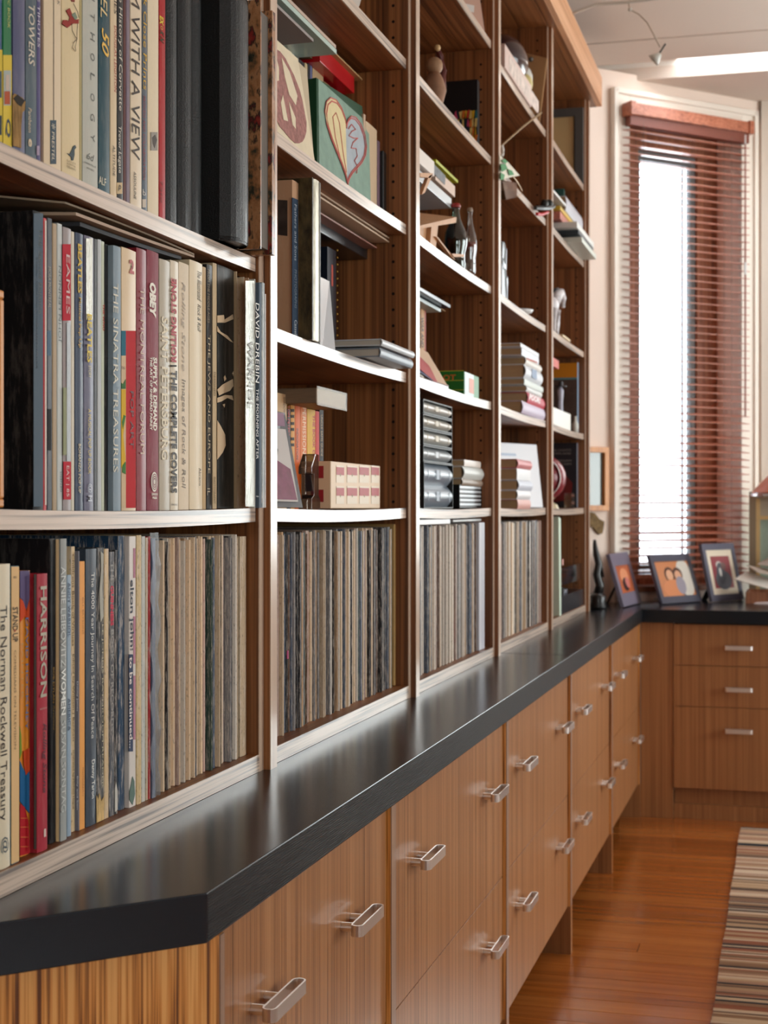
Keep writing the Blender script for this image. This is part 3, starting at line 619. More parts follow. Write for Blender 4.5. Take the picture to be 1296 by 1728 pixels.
band(r, 57, 72.8, 360, 855, X+.0026, (84, 98, 110), name='spine_paper')
T(r, 'THE Sacred Balance', 65, 71, 386, 530, X+.003, 'D', (150, 146, 136)); T(r, 'A VISUAL CELEBRATION OF OUR PLACE IN NATURE', 60.5, 63.5, 434, 622, X+.003, 'D', (140, 146, 150))
r, X = B(73.5, 79, 369, (196, 44, 50), 'thin red-and-white booklet against the slate-blue hardback', kind='jacket', depth=.25)
band(r, 76, 78.7, 372, 852, X, (222, 206, 196))
r, X = B(79.5, 88.5, 369, (52, 56, 64), 'narrow black book with a mid-blue block on the spine', kind='jacket')
T(r, 'MORA MONTREAL', 81.5, 86, 450, 520, X, 'D', (150, 140, 124)); band(r, 80, 86, 558, 600, X, (84, 110, 130)); band(r, 80.5, 86.5, 690, 760, X, (24, 24, 26), name='printed_band')
r, X = B(89, 96.5, 378, (176, 152, 122), 'tan-sided book beside the grey one lettered upward', depth=.25)
r, X = B(97, 105.5, 378, (196, 200, 196), 'light grey book with grey capitals reading upward')
T(r, 'JOHN LENNON', 99, 104.5, 449, 578, X, 'U', (118, 128, 128), bold=.01); T(r, 'GENESIS', 101.5, 104.5, 795, 830, X, 'U', (110, 130, 130))
r, X = B(106, 120, 385, (152, 138, 136), 'plastic-wrapped magazine with crimson blocks at top and bottom', kind='jacket', rnd=.001)
XX = X+.0012; band(r, 106, 119.5, 412, 541, XX, (186, 26, 46)); band(r, 107, 113, 654, 768, XX, (150, 152, 118)); band(r, 107.5, 120, 779, 843, XX, (190, 34, 52))
T(r, 'EAMES', 112, 118, 430, 530, XX+.0006, 'D', (214, 180, 176)); T(r, 'EAT | 85', 111, 117, 786, 838, XX+.0006, 'D', (222, 190, 186)); band(r, 113, 119, 545, 778, XX+.0003, (196, 198, 200), m=P((168, 170, 172), .38, metal=.1, bump=1.0, scale=(260, 260, 60)), name='plastic_fold')
r, X = B(120.6, 126, 391, (216, 206, 186), 'thin cream booklet beside the plastic-wrapped magazine')
r, X = B(126.6, 140.5, 394, (28, 42, 72), 'navy book with gold lettering down the spine', kind='jacket', rnd=.002)
T(r, 'BEATLES', 131.5, 138.5, 412, 495, X+.002, 'D', (214, 176, 50), bold=.03); T(r, 'Musical Pop Up', 132, 137.5, 502, 587, X+.002, 'D', (196, 156, 60), bold=.01); T(r, 'BONANZA POP UP', 132.5, 136.5, 749, 832, X+.002, 'D', (200, 184, 150), bold=.01)
r, X = B(141.5, 158, 399, (98, 94, 116), 'purple-grey book with a crinkled foil-like spine and yellow lettering', kind='jacket', rnd=.003)
band(r, 145.5, 156.5, 402, 540, X+.003, (200, 200, 190), m=P((200, 196, 184), .22, metal=.5, bump=1.2, scale=(300, 300, 60)), name='foil_spine')
T(r, 'BEATLES', 147.5, 155.5, 530, 612, X+.004, 'D', (220, 190, 66), bold=.03); T(r, 'STORY', 149.5, 154, 617, 637, X+.004, 'D', (196, 180, 120)); T(r, 'A MUSICAL POP UP BOOK', 149, 154, 690, 800, X+.004, 'D', (206, 180, 84)); T(r, '@', 148.5, 156, 816, 832, X+.004, 'D', (200, 204, 214)); T(r, 'M', 149, 155.5, 836, 846, X+.004, 'D', (200, 204, 214), bold=.04)
r, X = B(158.5, 164, 403, (42, 42, 44), 'narrow black book beside the crinkled-spine one', kind='jacket')
r, X = B(164.5, 171, 404, (188, 190, 190), 'silvery narrow book in clear wrap', kind='jacket', rnd=.001)
r, X = B(171.5, 176.5, 407, (206, 212, 190), 'pale green-white narrow book on the middle shelf', kind='jacket')
T(r, 'THE WHO', 173.5, 176.2, 513, 558, X, 'D', (200, 70, 50), bold=.02)
r, X = B(177.2, 183, 412, (26, 26, 28), 'black thin book beside the steel-blue one')
r, X = B(183.8, 204, 414, (138, 154, 164), 'steel-blue book with pale art-deco capitals', rnd=.003, X=-.016)
T(r, 'THE SINATRA TREASURES', 191.5, 199.5, 478, 797, X+.003, 'D', (214, 206, 186))
r, X = B(204.8, 229.3, 420, (216, 186, 146), 'art book with cream, teal, red and comic-patterned blocks on the spine', kind='jacket', rnd=.001)
XX = X+.0014; band(r, 205, 212.5, 558, 600, XX, (16, 98, 116)); band(r, 212.5, 229, 558, 857, XX, (186, 14, 26)); band(r, 205, 212.5, 600, 857, XX, (206, 178, 142))
band(r, 0, 0, 0, 0, XX+.0004, (214, 168, 28), poly=[(205, 657), (212.3, 657), (212.3, 700), (208, 735), (212.3, 776), (205, 790)]); band(r, 0, 0, 0, 0, XX+.0006, (52, 104, 44), poly=[(205, 646), (208, 648), (212.3, 640), (212.3, 656), (205, 656)])
band(r, 0, 0, 0, 0, XX+.0007, (60, 120, 50), poly=[(206, 712), (209, 700), (212.3, 702), (207.5, 724)]); band(r, 0, 0, 0, 0, XX+.0007, (60, 120, 50), poly=[(207, 785), (212.3, 779), (212.3, 800), (207, 797)])
T(r, '16', 206, 210.5, 618, 623, XX+.0006, 'H', (60, 50, 40)); T(r, 'POP ART', 220, 226, 660, 757, XX+.0006, 'D', (96, 14, 18), bold=.01)
T(r, '2', 218.5, 226.5, 438, 462, XX, 'H', (186, 90, 90), bold=.04); T(r, 'TU', 220, 225, 449, 453, XX+.0004, 'H', (50, 36, 36))
r, X = B(230, 246.8, 420, (132, 28, 40), 'dark red book with a wide clear-wrapped spine and cream capitals', kind='jacket', rnd=.003)
T(r, 'MONTREAL FORUM', 237, 244, 540, 766, X+.0032, 'D', (206, 176, 156)); T(r, 'THE', 237, 244, 486, 530, X+.0032, 'D', (206, 176, 156))
r, X = B(247.6, 267.5, 424, (132, 40, 56), 'burgundy book with bold white lettering and round emblem', rnd=.002)
T(r, 'OBEY', 252.5, 263.5, 477, 536, X+.002, 'D', (232, 222, 206), bold=.06, shear=.1); T(r, 'SUPPLY & DEMAND', 258.5, 265, 603, 727, X+.002, 'D', (232, 222, 206), bold=.04); T(r, 'THE ART OF SHEPARD FAIREY', 253, 257.3, 602, 726, X+.002, 'D', (232, 222, 206), bold=.02)
cb = MB(); cc = S(260.5, 813, fitX(r, X+.0022)); rr = (S(266, 813, X).y-S(255, 813, X).y)/2
for q in (1.0,): cb.add([cc+Vector((0, rr*math.cos(a), rr*1.25*math.sin(a)*1.0)) for a in [i*math.pi/10 for i in range(20)]], [tuple(range(20))])
part('emblem', at(cb, r), P((230, 220, 204), .5), r)
cb = MB()
for q in (.82, .6, .38): 
    n_ = 20; vs = []
    for i in range(n_): a = i*math.pi/10; vs += [cc+Vector((.0004, rr*q*math.cos(a), rr*1.25*q*math.sin(a))), cc+Vector((.0004, rr*(q-.09)*math.cos(a), rr*1.25*(q-.09)*math.sin(a)))]
    cb.add(vs, [(2*i, (2*i+2) % 40, (2*i+3) % 40, 2*i+1) for i in range(n_)])
part('emblem_rings', at(cb, r), P((132, 40, 56), .5), r)
T(r, 'GINGKO', 256, 266, 832, 836, X+.003, 'H', (230, 220, 204), bold=.03); T(r, 'PRESS', 257.5, 265, 838, 842, X+.003, 'H', (230, 220, 204), bold=.03)
r, X = B(268.5, 286.5, 439, (176, 162, 140), 'grey-tan book in clear wrap with tall cream capitals', kind='jacket', rnd=.004)
T(r, 'SAINT PETERSBURG', 273, 284, 535, 776, X+.004, 'D', (222, 206, 176), bold=.015)
r, X = B(287.2, 301, 441, (216, 200, 174), 'cream book with red and black slab lettering split by a bar', kind='jacket', rnd=.002)
T(r, 'ROLLING STONE', 289, 298, 470, 611, X+.0024, 'U', (172, 30, 46), bold=.04); band(r, 288.5, 298, 616, 619, X+.0022, (50, 44, 40)); T(r, 'THE COMPLETE COVERS', 289.5, 299, 625, 832, X+.0024, 'D', (54, 46, 42), bold=.035); T(r, 'ABRADALE', 289, 299.5, 850, 853, X+.0024, 'H', (60, 50, 44))
r, X = B(301.6, 318.6, 445, (222, 202, 174), 'matt cream book with soft grey script lettering', rnd=.001)
T(r, 'Rolling Stone', 306, 313, 476, 626, X+.0012, 'D', (178, 160, 140), shear=.3); T(r, 'Images of Rock & Roll', 306.5, 313.5, 640, 824, X+.0012, 'D', (132, 116, 100), shear=.15)
r, X = B(319.4, 341.5, 443, (222, 200, 164), 'glossy cream book with small dark script near the top', kind='jacket', rnd=.004)
T(r, 'The Illustrated', 333, 340, 458, 508, X+.004, 'D', (84, 76, 66), shear=.3); T(r, 'Rock & Roll', 333.5, 339, 514, 560, X+.004, 'D', (84, 76, 66), shear=.3); T(r, 'Abrams', 336, 339.5, 790, 820, X+.004, 'D', (84, 76, 66))
r, X = B(342, 348, 452, (196, 164, 120), 'thin tan book beside the black one with spaced cream capitals')
r, X = B(348.6, 358.2, 449, (34, 31, 29), 'black book with a small gold leaf and long cream title', kind='jacket', rnd=.001)
T(r, 'THE JEWS AND EUROPE', 350, 355, 565, 799, X+.0012, 'D', (196, 178, 148)); T(r, 'FROM THE MIDDLE AGES', 350.5, 354, 455, 545, X+.0012, 'D', (150, 134, 110)); T(r, 'IL', 350, 354.5, 824, 836, X+.0012, 'D', (196, 178, 148))
r, X = B(358.8, 365.8, 443, (206, 180, 142), 'narrow biscuit-coloured book beside the black-and-cream patterned one')
T(r, 'DESIGNED', 361, 364, 628, 668, X, 'D', (130, 110, 84)); T(r, 'PHOTOGRAPHY', 361, 364, 805, 850, X, 'D', (130, 110, 84))
r, X = B(366.4, 394.6, 443, (34, 32, 29), 'broad black book with ragged cream brush shapes on its spine', kind='jacket', rnd=.003)
XX = X+.0036; CR = (214, 186, 152)
for pl in ([(367, 533), (378, 532), (379, 540), (393, 531), (394, 539), (380, 545), (367, 545)], [(367, 551), (372, 560), (384, 567), (394, 579), (388, 576), (378, 568), (367, 560)],
           [(367, 658), (375, 650), (384, 645), (393, 640), (394, 652), (388, 660), (378, 664), (370, 668)], [(367, 672), (380, 667), (392, 668), (394, 676), (384, 672), (374, 678), (367, 680)],
           [(367, 710), (373, 720), (380, 734), (381, 752), (376, 764), (367, 776)], [(378, 637), (380, 634), (382, 640), (379, 644)], [(376, 683), (380, 682), (379, 688)], [(392, 631), (394, 627), (394, 635)]):
    band(r, 0, 0, 0, 0, XX, CR, name='brush_shape', poly=pl)
r, X = B(395.2, 398.4, 444, (200, 172, 136), 'very thin tan book against the black-and-cream patterned one', X=-.018)
r, X = B(399, 406.5, 467, (206, 176, 142), 'worn cream sleeve-like book, nearer of two below the shelf end', kind='worn', X=-.008)
r, X = B(407, 413.5, 468, (186, 142, 106), 'worn orange-tan sleeve-like book beside the silver-foil one', kind='worn', X=-.002)
r, X = B(414.2, 429.5, 471, (206, 206, 196), 'crumpled silver-and-green foil-covered book on the middle shelf', kind='jacket', X=.006, rnd=.001)
band(r, 414.6, 429.2, 474, 855, X+.0012, (214, 214, 206), m=P((214, 214, 204), .2, metal=.45, bump=1.4, scale=(240, 240, 40)), name='foil_spine'); T(r, 'WARHOL', 419, 427, 575, 690, X+.003, 'D', (190, 190, 186), bold=.02)
r, X = B(430, 441.5, 480, (82, 96, 110), 'slate book with neat white capitals, standing proud of the shelf end', rnd=.001, X=.012)
T(r, 'DAVID DREBIN', 431.5, 437.5, 512, 646, X+.0014, 'D', (226, 224, 216)); T(r, 'THE MORNING AFTER', 432.5, 436.5, 656, 775, X+.0014, 'D', (210, 210, 206)); T(r, 'teNeues', 432.5, 436.5, 836, 839, X+.0014, 'H', (210, 210, 206))
r, X = B(442, 447, 481, (120, 124, 122), 'silver-grey thin book beside the slate one, past the shelf end', kind='worn', X=.012)
r, X = B(447.4, 449, 500, (190, 180, 172), 'single magazine at the very end of the middle row', kind='jacket', X=.012)
# magazines lying on the middle row
GM = 'magazines lying flat on top of the middle row of books'
def mag(pts, z0, th, col, lab, curl=.0, group=GM, m=None, skew=0):
    """flat magazine: near-left, near-right corners on y, x back; slight sag"""
    (x0, y0), (x1, y1), (x2, y2), (x3, y3) = pts; N = 8; mb = MB(); vs = []
    for i in range(N+1):
        t = i/N; zz = z0-curl*math.sin(math.pi*t)+skew*t
        a = Vector((x0+(x1-x0)*t, y0+(y1-y0)*t, zz)); b = Vector((x3+(x2-x3)*t, y3+(y2-y3)*t, zz))
        vs += [a, b, b+Vector((0, 0, th)), a+Vector((0, 0, th))]
    fs = [(0, 1, 2, 3), (4*N+3, 4*N+2, 4*N+1, 4*N)]
    for i in range(N):
        for j in range(4): fs.append((4*i+j, 4*i+4+j, 4*i+4+(j+1) % 4, 4*i+(j+1) % 4))
    mb.add(vs, fs); return solo('magazine', mb, m or P(col, .6, var=.1, scale=(9, 9, 700)), lab, 'magazine', group)
a, b2 = S(135, 388, -.03), S(306, 430, -.03)
mag([(-.03, a.y), (-.03, b2.y), (-.22, b2.y), (-.24, a.y-.06)], 1.4565, .0045, (44, 44, 48), 'dark stapled magazine, lowest of those lying on the middle row', .001, skew=.008)
mag([(-.02, a.y-.03), (-.02, b2.y+.02), (-.22, b2.y-.01), (-.25, a.y-.1)], 1.4625, .0035, (176, 148, 124), 'folded pinkish-tan magazine in the middle of the small flat pile', .001, skew=.0075)
mag([(-.02, a.y-.055), (-.018, b2.y+.015), (-.2, b2.y-.03), (-.26, 1.27)], 1.4745, .0022, (136, 116, 92), 'brownish magazine on top of the flat pile, curling up toward the left', -.002, skew=.002)
# ================================================================ bottom row of the first unit
GC = 'tall books on the bottom shelf of the first unit'
def Cb(u0, u1, vt, col, lab, **k):
    X = k.pop('X', -.014); h = S((u0+u1)/2, vt, X).z-.7855
    return book(u0, u1, 0, .7855, X, col, lab, h=h, group=GC, **k), X+.0009
r, X = Cb(-40, -16, 960, (120, 100, 90), 'brownish book at the left frame edge of the bottom shelf')
r, X = Cb(-15, 17, 952, (220, 206, 178), 'thick cream book with large dark serif lettering, first of the bottom row', kind='jacket', rnd=.004, X=-.006)
T(r, 'The Norman Rockwell Treasury', -2, 12, 1022, 1385, X+.004, 'D', (52, 44, 40)); T(r, '@', 2, 15, 1412, 1440, X+.004, 'D', (70, 84, 96))
r, X = Cb(19, 32.5, 955, (218, 176, 124), 'peach-spined book with teal boards and condensed black capitals', rnd=.0, X=-.006)
r.children[0].color = (*lin((90, 128, 140)), 1); band(r, 19.6, 32.3, 956, 1458, X, (222, 182, 130), name='spine_paper')
T(r, 'STAND UP', 21.5, 30.5, 1024, 1083, X+.0006, 'D', (84, 66, 44), bold=.02); T(r, '-', 24.5, 26.5, 1062, 1066, X+.001, 'H', (180, 60, 40), bold=.05); T(r, 'COMEDIANS ON TELEVISION', 24, 27.5, 1097, 1264, X+.0006, 'D', (120, 96, 66)); T(r, '80', 23, 28, 972, 976, X+.0006, 'H', (110, 90, 60))
r, X = Cb(33.5, 50.5, 963, (226, 140, 40), 'book painted in orange, yellow, blue and red swirls', kind='jacket', rnd=.003)
XX = X+.0034
band(r, 0, 0, 0, 0, XX, (96, 84, 120), poly=[(34, 963), (50, 963), (50, 1010), (44, 1030), (38, 1012), (34, 1008)]); band(r, 0, 0, 0, 0, XX+.0003, (206, 74, 34), poly=[(34, 1010), (39, 1014), (45, 1032), (50, 1012), (50, 1050), (42, 1040), (34, 1050)])
band(r, 0, 0, 0, 0, XX, (26, 92, 140), poly=[(34, 1284), (38, 1294), (44, 1306), (50, 1302), (50, 1372), (46, 1368), (34, 1352)]); band(r, 0, 0, 0, 0, XX+.0003, (176, 24, 34), poly=[(34, 1356), (42, 1362), (48, 1385), (50, 1420), (50, 1444), (34, 1444)])
band(r, 0, 0, 0, 0, XX+.0003, (120, 150, 50), poly=[(33.6, 1225), (36, 1240), (37, 1270), (33.8, 1280)]); band(r, 0, 0, 0, 0, XX+.0005, (202, 70, 30), poly=[(40, 1268), (50, 1262), (50, 1300), (44, 1308), (41, 1290)])
T(r, 'DAVID HOCKNEY', 43.5, 48, 1042, 1232, XX+.0008, 'D', (110, 140, 190), bold=.01); T(r, 'PAINTER', 36.5, 39.5, 1085, 1180, XX+.0008, 'D', (196, 150, 90))
for v in (1380, 1395, 1412, 1428): band(r, 35, 48, v, v+1.2, XX+.0007, (206, 110, 60), name='printed_line')
r, X = Cb(57.5, 80, 968, (166, 38, 54), 'crimson book with outlined silver capitals and script, dark boards', rnd=.002, X=-.006)
T(r, 'HARRISON', 68.5, 79, 989, 1176, X+.0022, 'D', (176, 168, 150), bold=.02); T(r, 'THE EDITORS OF', 67, 79.5, 1194, 1197, X+.0022, 'H', (200, 160, 150)); T(r, 'Rolling Stone', 71, 79, 1220, 1338, X+.0022, 'D', (104, 50, 60), shear=.3, bold=.02); T(r, 'i', 74, 78, 1398, 1412, X+.0022, 'H', (220, 190, 180), bold=.05)
band(r, 57.6, 61.5, 969, 1433, X+.0001, (52, 34, 24), name='dark_hinge')
r, X = Cb(82, 93.5, 909, (30, 28, 30), 'dark charcoal glossy book with small gold lettering halfway down', kind='jacket', rnd=.002)
T(r, 'BOB DYLAN', 89, 92.5, 1126, 1186, X+.0022, 'D', (176, 136, 66), bold=.01); T(r, 'Revisited', 89.5, 92.5, 1190, 1232, X+.0022, 'D', (160, 130, 70), shear=.3)
r, X = Cb(94.5, 112.5, 909, (156, 158, 154), 'silver-grey book with tan boards and white sans-serif capitals', rnd=.001, X=-.008)
band(r, 94.6, 99.5, 910, 1420, X+.0014, (152, 124, 84), name='cloth_hinge')
T(r, 'ANNIE LEIBOVITZ', 103, 111, 956, 1125, X+.0018, 'D', (206, 208, 204)); T(r, 'WOMEN', 103.5, 111, 1128, 1206, X+.0018, 'D', (238, 238, 232), bold=.012); T(r, 'SUSAN SONTAG', 104, 111, 1216, 1370, X+.0018, 'D', (198, 200, 196))
r, X = Cb(113.2, 120, 970, (150, 168, 184), 'pale blue book, shorter, with dark blue capitals', kind='jacket', rnd=.001, X=-.012)
T(r, 'ANDY WARHOL', 115, 119, 983, 1075, X+.0014, 'D', (52, 66, 92)); T(r, 'AMERICA', 115, 119, 1178, 1233, X+.0014, 'D', (52, 66, 92))
r, X = Cb(120.4, 127, 922, (214, 186, 142), 'cream book with dense vertical serif lettering', kind='worn', X=-.018)
T(r, 'Childrens Book of Virtues', 121.8, 125.4, 935, 1090, X, 'D', (110, 88, 60)); T(r, 'Edited by William J Bennett', 121.8, 125.4, 1104, 1252, X, 'D', (110, 88, 60)); T(r, 'Illustrated by Michael Hague', 122, 125.4, 1266, 1365, X, 'D', (110, 88, 60))
r, X = Cb(127.5, 133.5, 930, (122, 122, 132), 'narrow purple-grey book beside the orange one'); T(r, 'Danny Jones', 129, 131.8, 1150, 1200, X, 'D', (190, 190, 196)); T(r, 'Billy and Son', 129, 131.8, 1310, 1366, X, 'D', (190, 190, 196))
r, X = Cb(134, 143.8, 947, (232, 160, 82), 'orange paperback, shorter than its neighbours', rnd=.0); T(r, 'BILL BRYSONS', 139, 141.5, 1008, 1070, X, 'D', (180, 120, 60)); T(r, 'PHOTOGRAPHY', 139, 141.5, 1295, 1344, X, 'D', (180, 120, 60))
r, X = Cb(144.4, 162.6, 926, (58, 68, 80), 'dark slate book with light rounded lettering all down the spine', kind='jacket', rnd=.002)
T(r, 'The 4000 Year Journey In Search Of Peace', 152.5, 159.5, 966, 1246, X+.0022, 'D', (214, 212, 204)); T(r, 'Danny Taron', 153.5, 160, 1282, 1347, X+.0022, 'D', (226, 224, 216), bold=.01)
r, X = Cb(163.2, 176, 924, (40, 42, 44), 'battered black book with its jacket torn away to yellow paper at the foot', kind='worn', rnd=.0)
band(r, 0, 0, 0, 0, X+.0012, (206, 176, 122), name='torn_paper', m=P((206, 172, 116), .95, var=.35, scale=(260, 260, 60), bump=1.2), poly=[(163.4, 1342), (166, 1350), (168, 1338), (171, 1352), (175.8, 1344), (175.8, 1386), (163.4, 1390)]); T(r, 'UNCLE JOHNS BATHROOM READER', 171.5, 174.5, 1010, 1330, X+.0006, 'D', (190, 180, 150))
band(r, 0, 0, 0, 0, X+.0008, (176, 172, 160), name='torn_paper', poly=[(170, 930), (175, 935), (173, 990), (175, 1040), (170, 1050), (168, 1000), (171, 960)])
r, X = Cb(176.4, 184, 926, (206, 176, 134), 'tattered cream paperback with brown-edged spine', kind='worn', rnd=.0)
r, X = Cb(184.4, 193.6, 931, (74, 76, 82), 'dark grey book with pink and pale block capitals', kind='worn', rnd=.0)
T(r, 'THE', 186.5, 191.8, 948, 984, X, 'D', (150, 146, 140), bold=.03); T(r, 'GUINNESS', 186.5, 191.8, 988, 1056, X, 'D', (206, 40, 70), bold=.04); T(r, 'BOOK OF RECORDS', 187, 192, 1062, 1234, X, 'D', (150, 146, 140), bold=.03)
r, X = Cb(194, 198.8, 928, (44, 44, 48), 'thin black book with a tattered white foot', kind='worn'); band(r, 0, 0, 0, 0, X+.0004, (196, 190, 180), name='torn_paper', poly=[(194.2, 1330), (196, 1320), (198.6, 1334), (198.6, 1366), (194.2, 1370)])
r, X = Cb(199.4, 210.4, 904, (38, 66, 92), 'tall dark blue box-set spine beside the white one', kind='worn', X=-.020)
r, X = Cb(211, 229.6, 905, (214, 204, 196), 'white box-set spine with lower-case black lettering and faint pink print', rnd=.0, kind='jacket')
T(r, 'elton john:', 218.5, 226, 978, 1098, X+.0003, 'D', (44, 50, 66), bold=.02); band(r, 217.6, 224.6, 1104, 1268, X+.0002, (62, 72, 96), name='printed_band'); T(r, 'to be continued...', 218.4, 223.8, 1108, 1262, X+.0007, 'D', (226, 216, 208), bold=.02)
for v0, v1 in ((925, 975), (1040, 1120), (1140, 1248)): band(r, 225.6, 228.6, v0, v1, X+.0002, (186, 128, 146), name='faint_print')
band(r, 0, 0, 0, 0, X+.0004, (100, 120, 110), name='printed_drawing', poly=[(219, 1336), (224, 1310), (227, 1318), (228, 1340), (224, 1358), (219, 1350)])
r, X = Cb(230.2, 238.6, 903, (206, 178, 130), 'tan record-size box spine with a rounded edge', kind='worn', rnd=.002)
r, X = Cb(239.2, 245.6, 905, (190, 190, 182), 'grey-white record-size spine beside the tan box', kind='worn')
r, X = Cb(246.2, 250, 907, (198, 178, 150), 'cream record-size spine flecked with red letters', kind='worn')
r, X = Cb(250.4, 254.4, 905, (176, 36, 36), 'vivid red record-size spine, partly faded', kind='worn')
r, X = Cb(255, 263, 908, (88, 98, 116), 'blue record sleeve inside a crinkled clear plastic bag', kind='jacket', X=-.012)
pb = MB(); pts = []
for i in range(13):
    z = .787+.322*i/12; o_ = .004*math.sin(i*2.1)
    pb.v += []
ua, ub = S(256, 857, -.008).y, S(273, 857, -.008).y; vs = []
for i in range(17):
    z = .788+.322*i/16
    for j in range(5):
        vs.append((-.008+.003*math.sin(i*1.9+j*2.3)-(.01 if j == 4 else 0), ua+(ub-ua)*j/4, z))
pb.add(vs, [(i*5+j, i*5+j+1, i*5+j+6, i*5+j+5) for i in range(16) for j in range(4)])
part('plastic_bag', at(pb, r), glass_mat((226, 228, 234), .03, .45, .12), r, smooth=True)
# ================================================================ RECORDS
random.seed(5)
RC = {'cream': (214, 186, 154), 'tan': (192, 152, 112), 'off-white': (222, 210, 196), 'black': (30, 28, 32), 'grey': (126, 122, 122), 'slate-blue': (84, 96, 114), 'brown': (104, 76, 58), 'dark-green': (56, 78, 68), 'dark-red': (118, 36, 38), 'pinkish': (178, 148, 136)}
SME = {}
def sleeve_mesh(wq, h):
    k = (wq, h)
    if k not in SME:
        w_ = wq/10000-.0006; p = [(0, .006), (w_*.16, .0012), (w_*.5, 0), (w_*.84, .0012), (w_, .006), (w_, .31), (0, .31)]
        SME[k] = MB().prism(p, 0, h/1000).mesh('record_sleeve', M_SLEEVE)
    return SME[k]
def records(b, u0, u1, X, weights, thick=(38, 62), hs=(312, 318), zb=.7855, force=None):
    ya, yb = S(u0, 857, X).y, S(u1, 857, X).y; y = ya; names = list(weights); prev = None; i = 0
    while y < yb-.003:
        wq = random.randrange(*thick); c = random.choices(names, [weights[n] for n in names])[0]
        if c == prev and random.random() < .5: c = random.choice(names)
        prev = c; h = random.randrange(*hs); col = RC[c]; k = random.uniform(.82, 1.12); col = tuple(min(245, x*k) for x in col)
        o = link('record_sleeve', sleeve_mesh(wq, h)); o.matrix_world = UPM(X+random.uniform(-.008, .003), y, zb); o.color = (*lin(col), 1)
        o['label'] = f'{c} spine of a record sleeve packed in the bottom row of the {ORD[b]} bookcase unit'; o['category'] = 'record'; o['group'] = f'{c} record sleeves, bottom of the {ORD[b]} unit'
        y += wq/10000; i += 1
    return y
WW = {'cream': 8, 'tan': 4, 'off-white': 5, 'black': 5, 'grey': 3, 'slate-blue': 1.6, 'brown': 2.2, 'dark-green': .8, 'dark-red': .8, 'pinkish': 2}
y_ = records(1, 273, 404, -.018, {**WW, 'cream': 10, 'grey': 1.5, 'off-white': 3}, thick=(44, 72))
r, X = Cb(404.5, 415.5, 905, (190, 166, 136), 'thick tan record box in crinkled plastic, last of the bottom row', kind='worn', X=-.018)
WB = {'cream': 5, 'tan': 2.5, 'off-white': 5, 'black': 6, 'grey': 7, 'slate-blue': 3, 'brown': 3, 'dark-green': 1, 'dark-red': .6, 'pinkish': 3}
yend = records(2, 462, 663, -.026, WB, thick=(50, 78))
ya = max(yend+.0006, S(668, 857, -.028).y); o = solo('record_box', MB().box(-.34, -.026, ya, BAY[2][1]-.0075, .7855, 1.108), P((176, 140, 84), .6, var=.1), 'plain ochre card record box at the right end of the second unit, bottom shelf', 'box', bevel=.002)
WC = {'cream': 4, 'tan': 1.5, 'off-white': 8, 'black': 2.5, 'grey': 6, 'slate-blue': 3, 'brown': 2, 'dark-red': .7, 'pinkish': 2}
yend = records(3, 706, 803, -.02, WC, thick=(70, 100))
ya = max(yend+.0006, S(804, 857, -.018).y)
for i, (c, nme) in enumerate((((196, 196, 204), 'left'), ((186, 186, 196), 'right'))):
    solo('record_box', MB().box(-.33, -.012, ya+i*.034, ya+i*.034+.033, .7855, 1.104), P(c, .4, coat=.3), 'pale lilac-grey record box, %s one of the pair ending the third row' % nme, 'box', bevel=.0025)
records(4, 846, 912, -.02, {'cream': 3, 'off-white': 9, 'grey': 5, 'slate-blue': 1.6, 'brown': 2, 'pinkish': 3, 'dark-red': .7, 'black': .8}, thick=(95, 140))
# ================================================================ SECOND UNIT, upper and middle shelves
def canvas(root_label, corners, depth, face_m, side_col, name='painting', cat='painting'):
    """stretched canvas: four front corners (bottom-left, bottom-right, top-right, top-left), thickened backwards"""
    c = [Vector(p) for p in corners]; n0 = (c[1]-c[0]).cross(c[2]-c[0]); c[3].x = c[0].x-((c[3].y-c[0].y)*n0.y+(c[3].z-c[0].z)*n0.z)/n0.x; n = (c[1]-c[0]).cross(c[3]-c[0]).normalized()
    if n.x < 0: n = -n
    o = solo(name, MB().quadslab([p-n*.0006 for p in c], -n*depth), P(side_col, .7), root_label, cat, bevel=.0015)
    return o, c, n
def on_quad(c, n, pts, off):
    """outline in 0..1 canvas coordinates to a thin painted patch"""
    e1, e2 = c[1]-c[0], c[3]-c[0]; k = len(pts)
    f = [c[0]+e1*x+e2*y+n*off for x, y in pts]; b = [p-n*.0005 for p in f]
    return MB().add(b+f, [tuple(range(k))[::-1], tuple(range(k, 2*k))]+[(i, (i+1) % k, (i+1) % k+k, i+k) for i in range(k)])
def stroke(c, n, pts, off, r=.0012):
    e1, e2 = c[1]-c[0], c[3]-c[0]
    return MB().tube([c[0]+e1*x+e2*y+n*off for x, y in pts], r, 6)
z2 = 1.7035
hx, tx = -.030, -.058
o, c, n = canvas('small green canvas with a cream-and-grey heart painted on it, leaning on the shelf', [(hx, S(536, 300, hx).y, z2), (hx, S(626, 345, hx).y, z2), (tx, S(612, 182, tx).y, S(612, 181, tx).z), (tx, S(531, 132, tx).y, S(531, 133, tx).z)], .018, None, (20, 66, 36))
part('painted_face', on_quad(c, n, [(0.03, 0), (1, 0), (1, 1), (0.03, 1)], .0), P((132, 158, 142), .8, var=.12, scale=(30, 30, 30)), o)
def heart(cx, cy, w, h, N=28, half=None):
    p = []
    for i in range(N+1):
        t = 2*math.pi*i/N; x = 16*math.sin(t)**3; y = 13*math.cos(t)-5*math.cos(2*t)-2*math.cos(3*t)-math.cos(4*t)
        p.append((cx+w*x/32, cy+h*(y+2.5)/29))
    return p
hp = heart(.52, .50, .80, .86)
part('painted_heart', on_quad(c, n, hp[:-1], .0010), P((170, 178, 184), .8, var=.1), o)
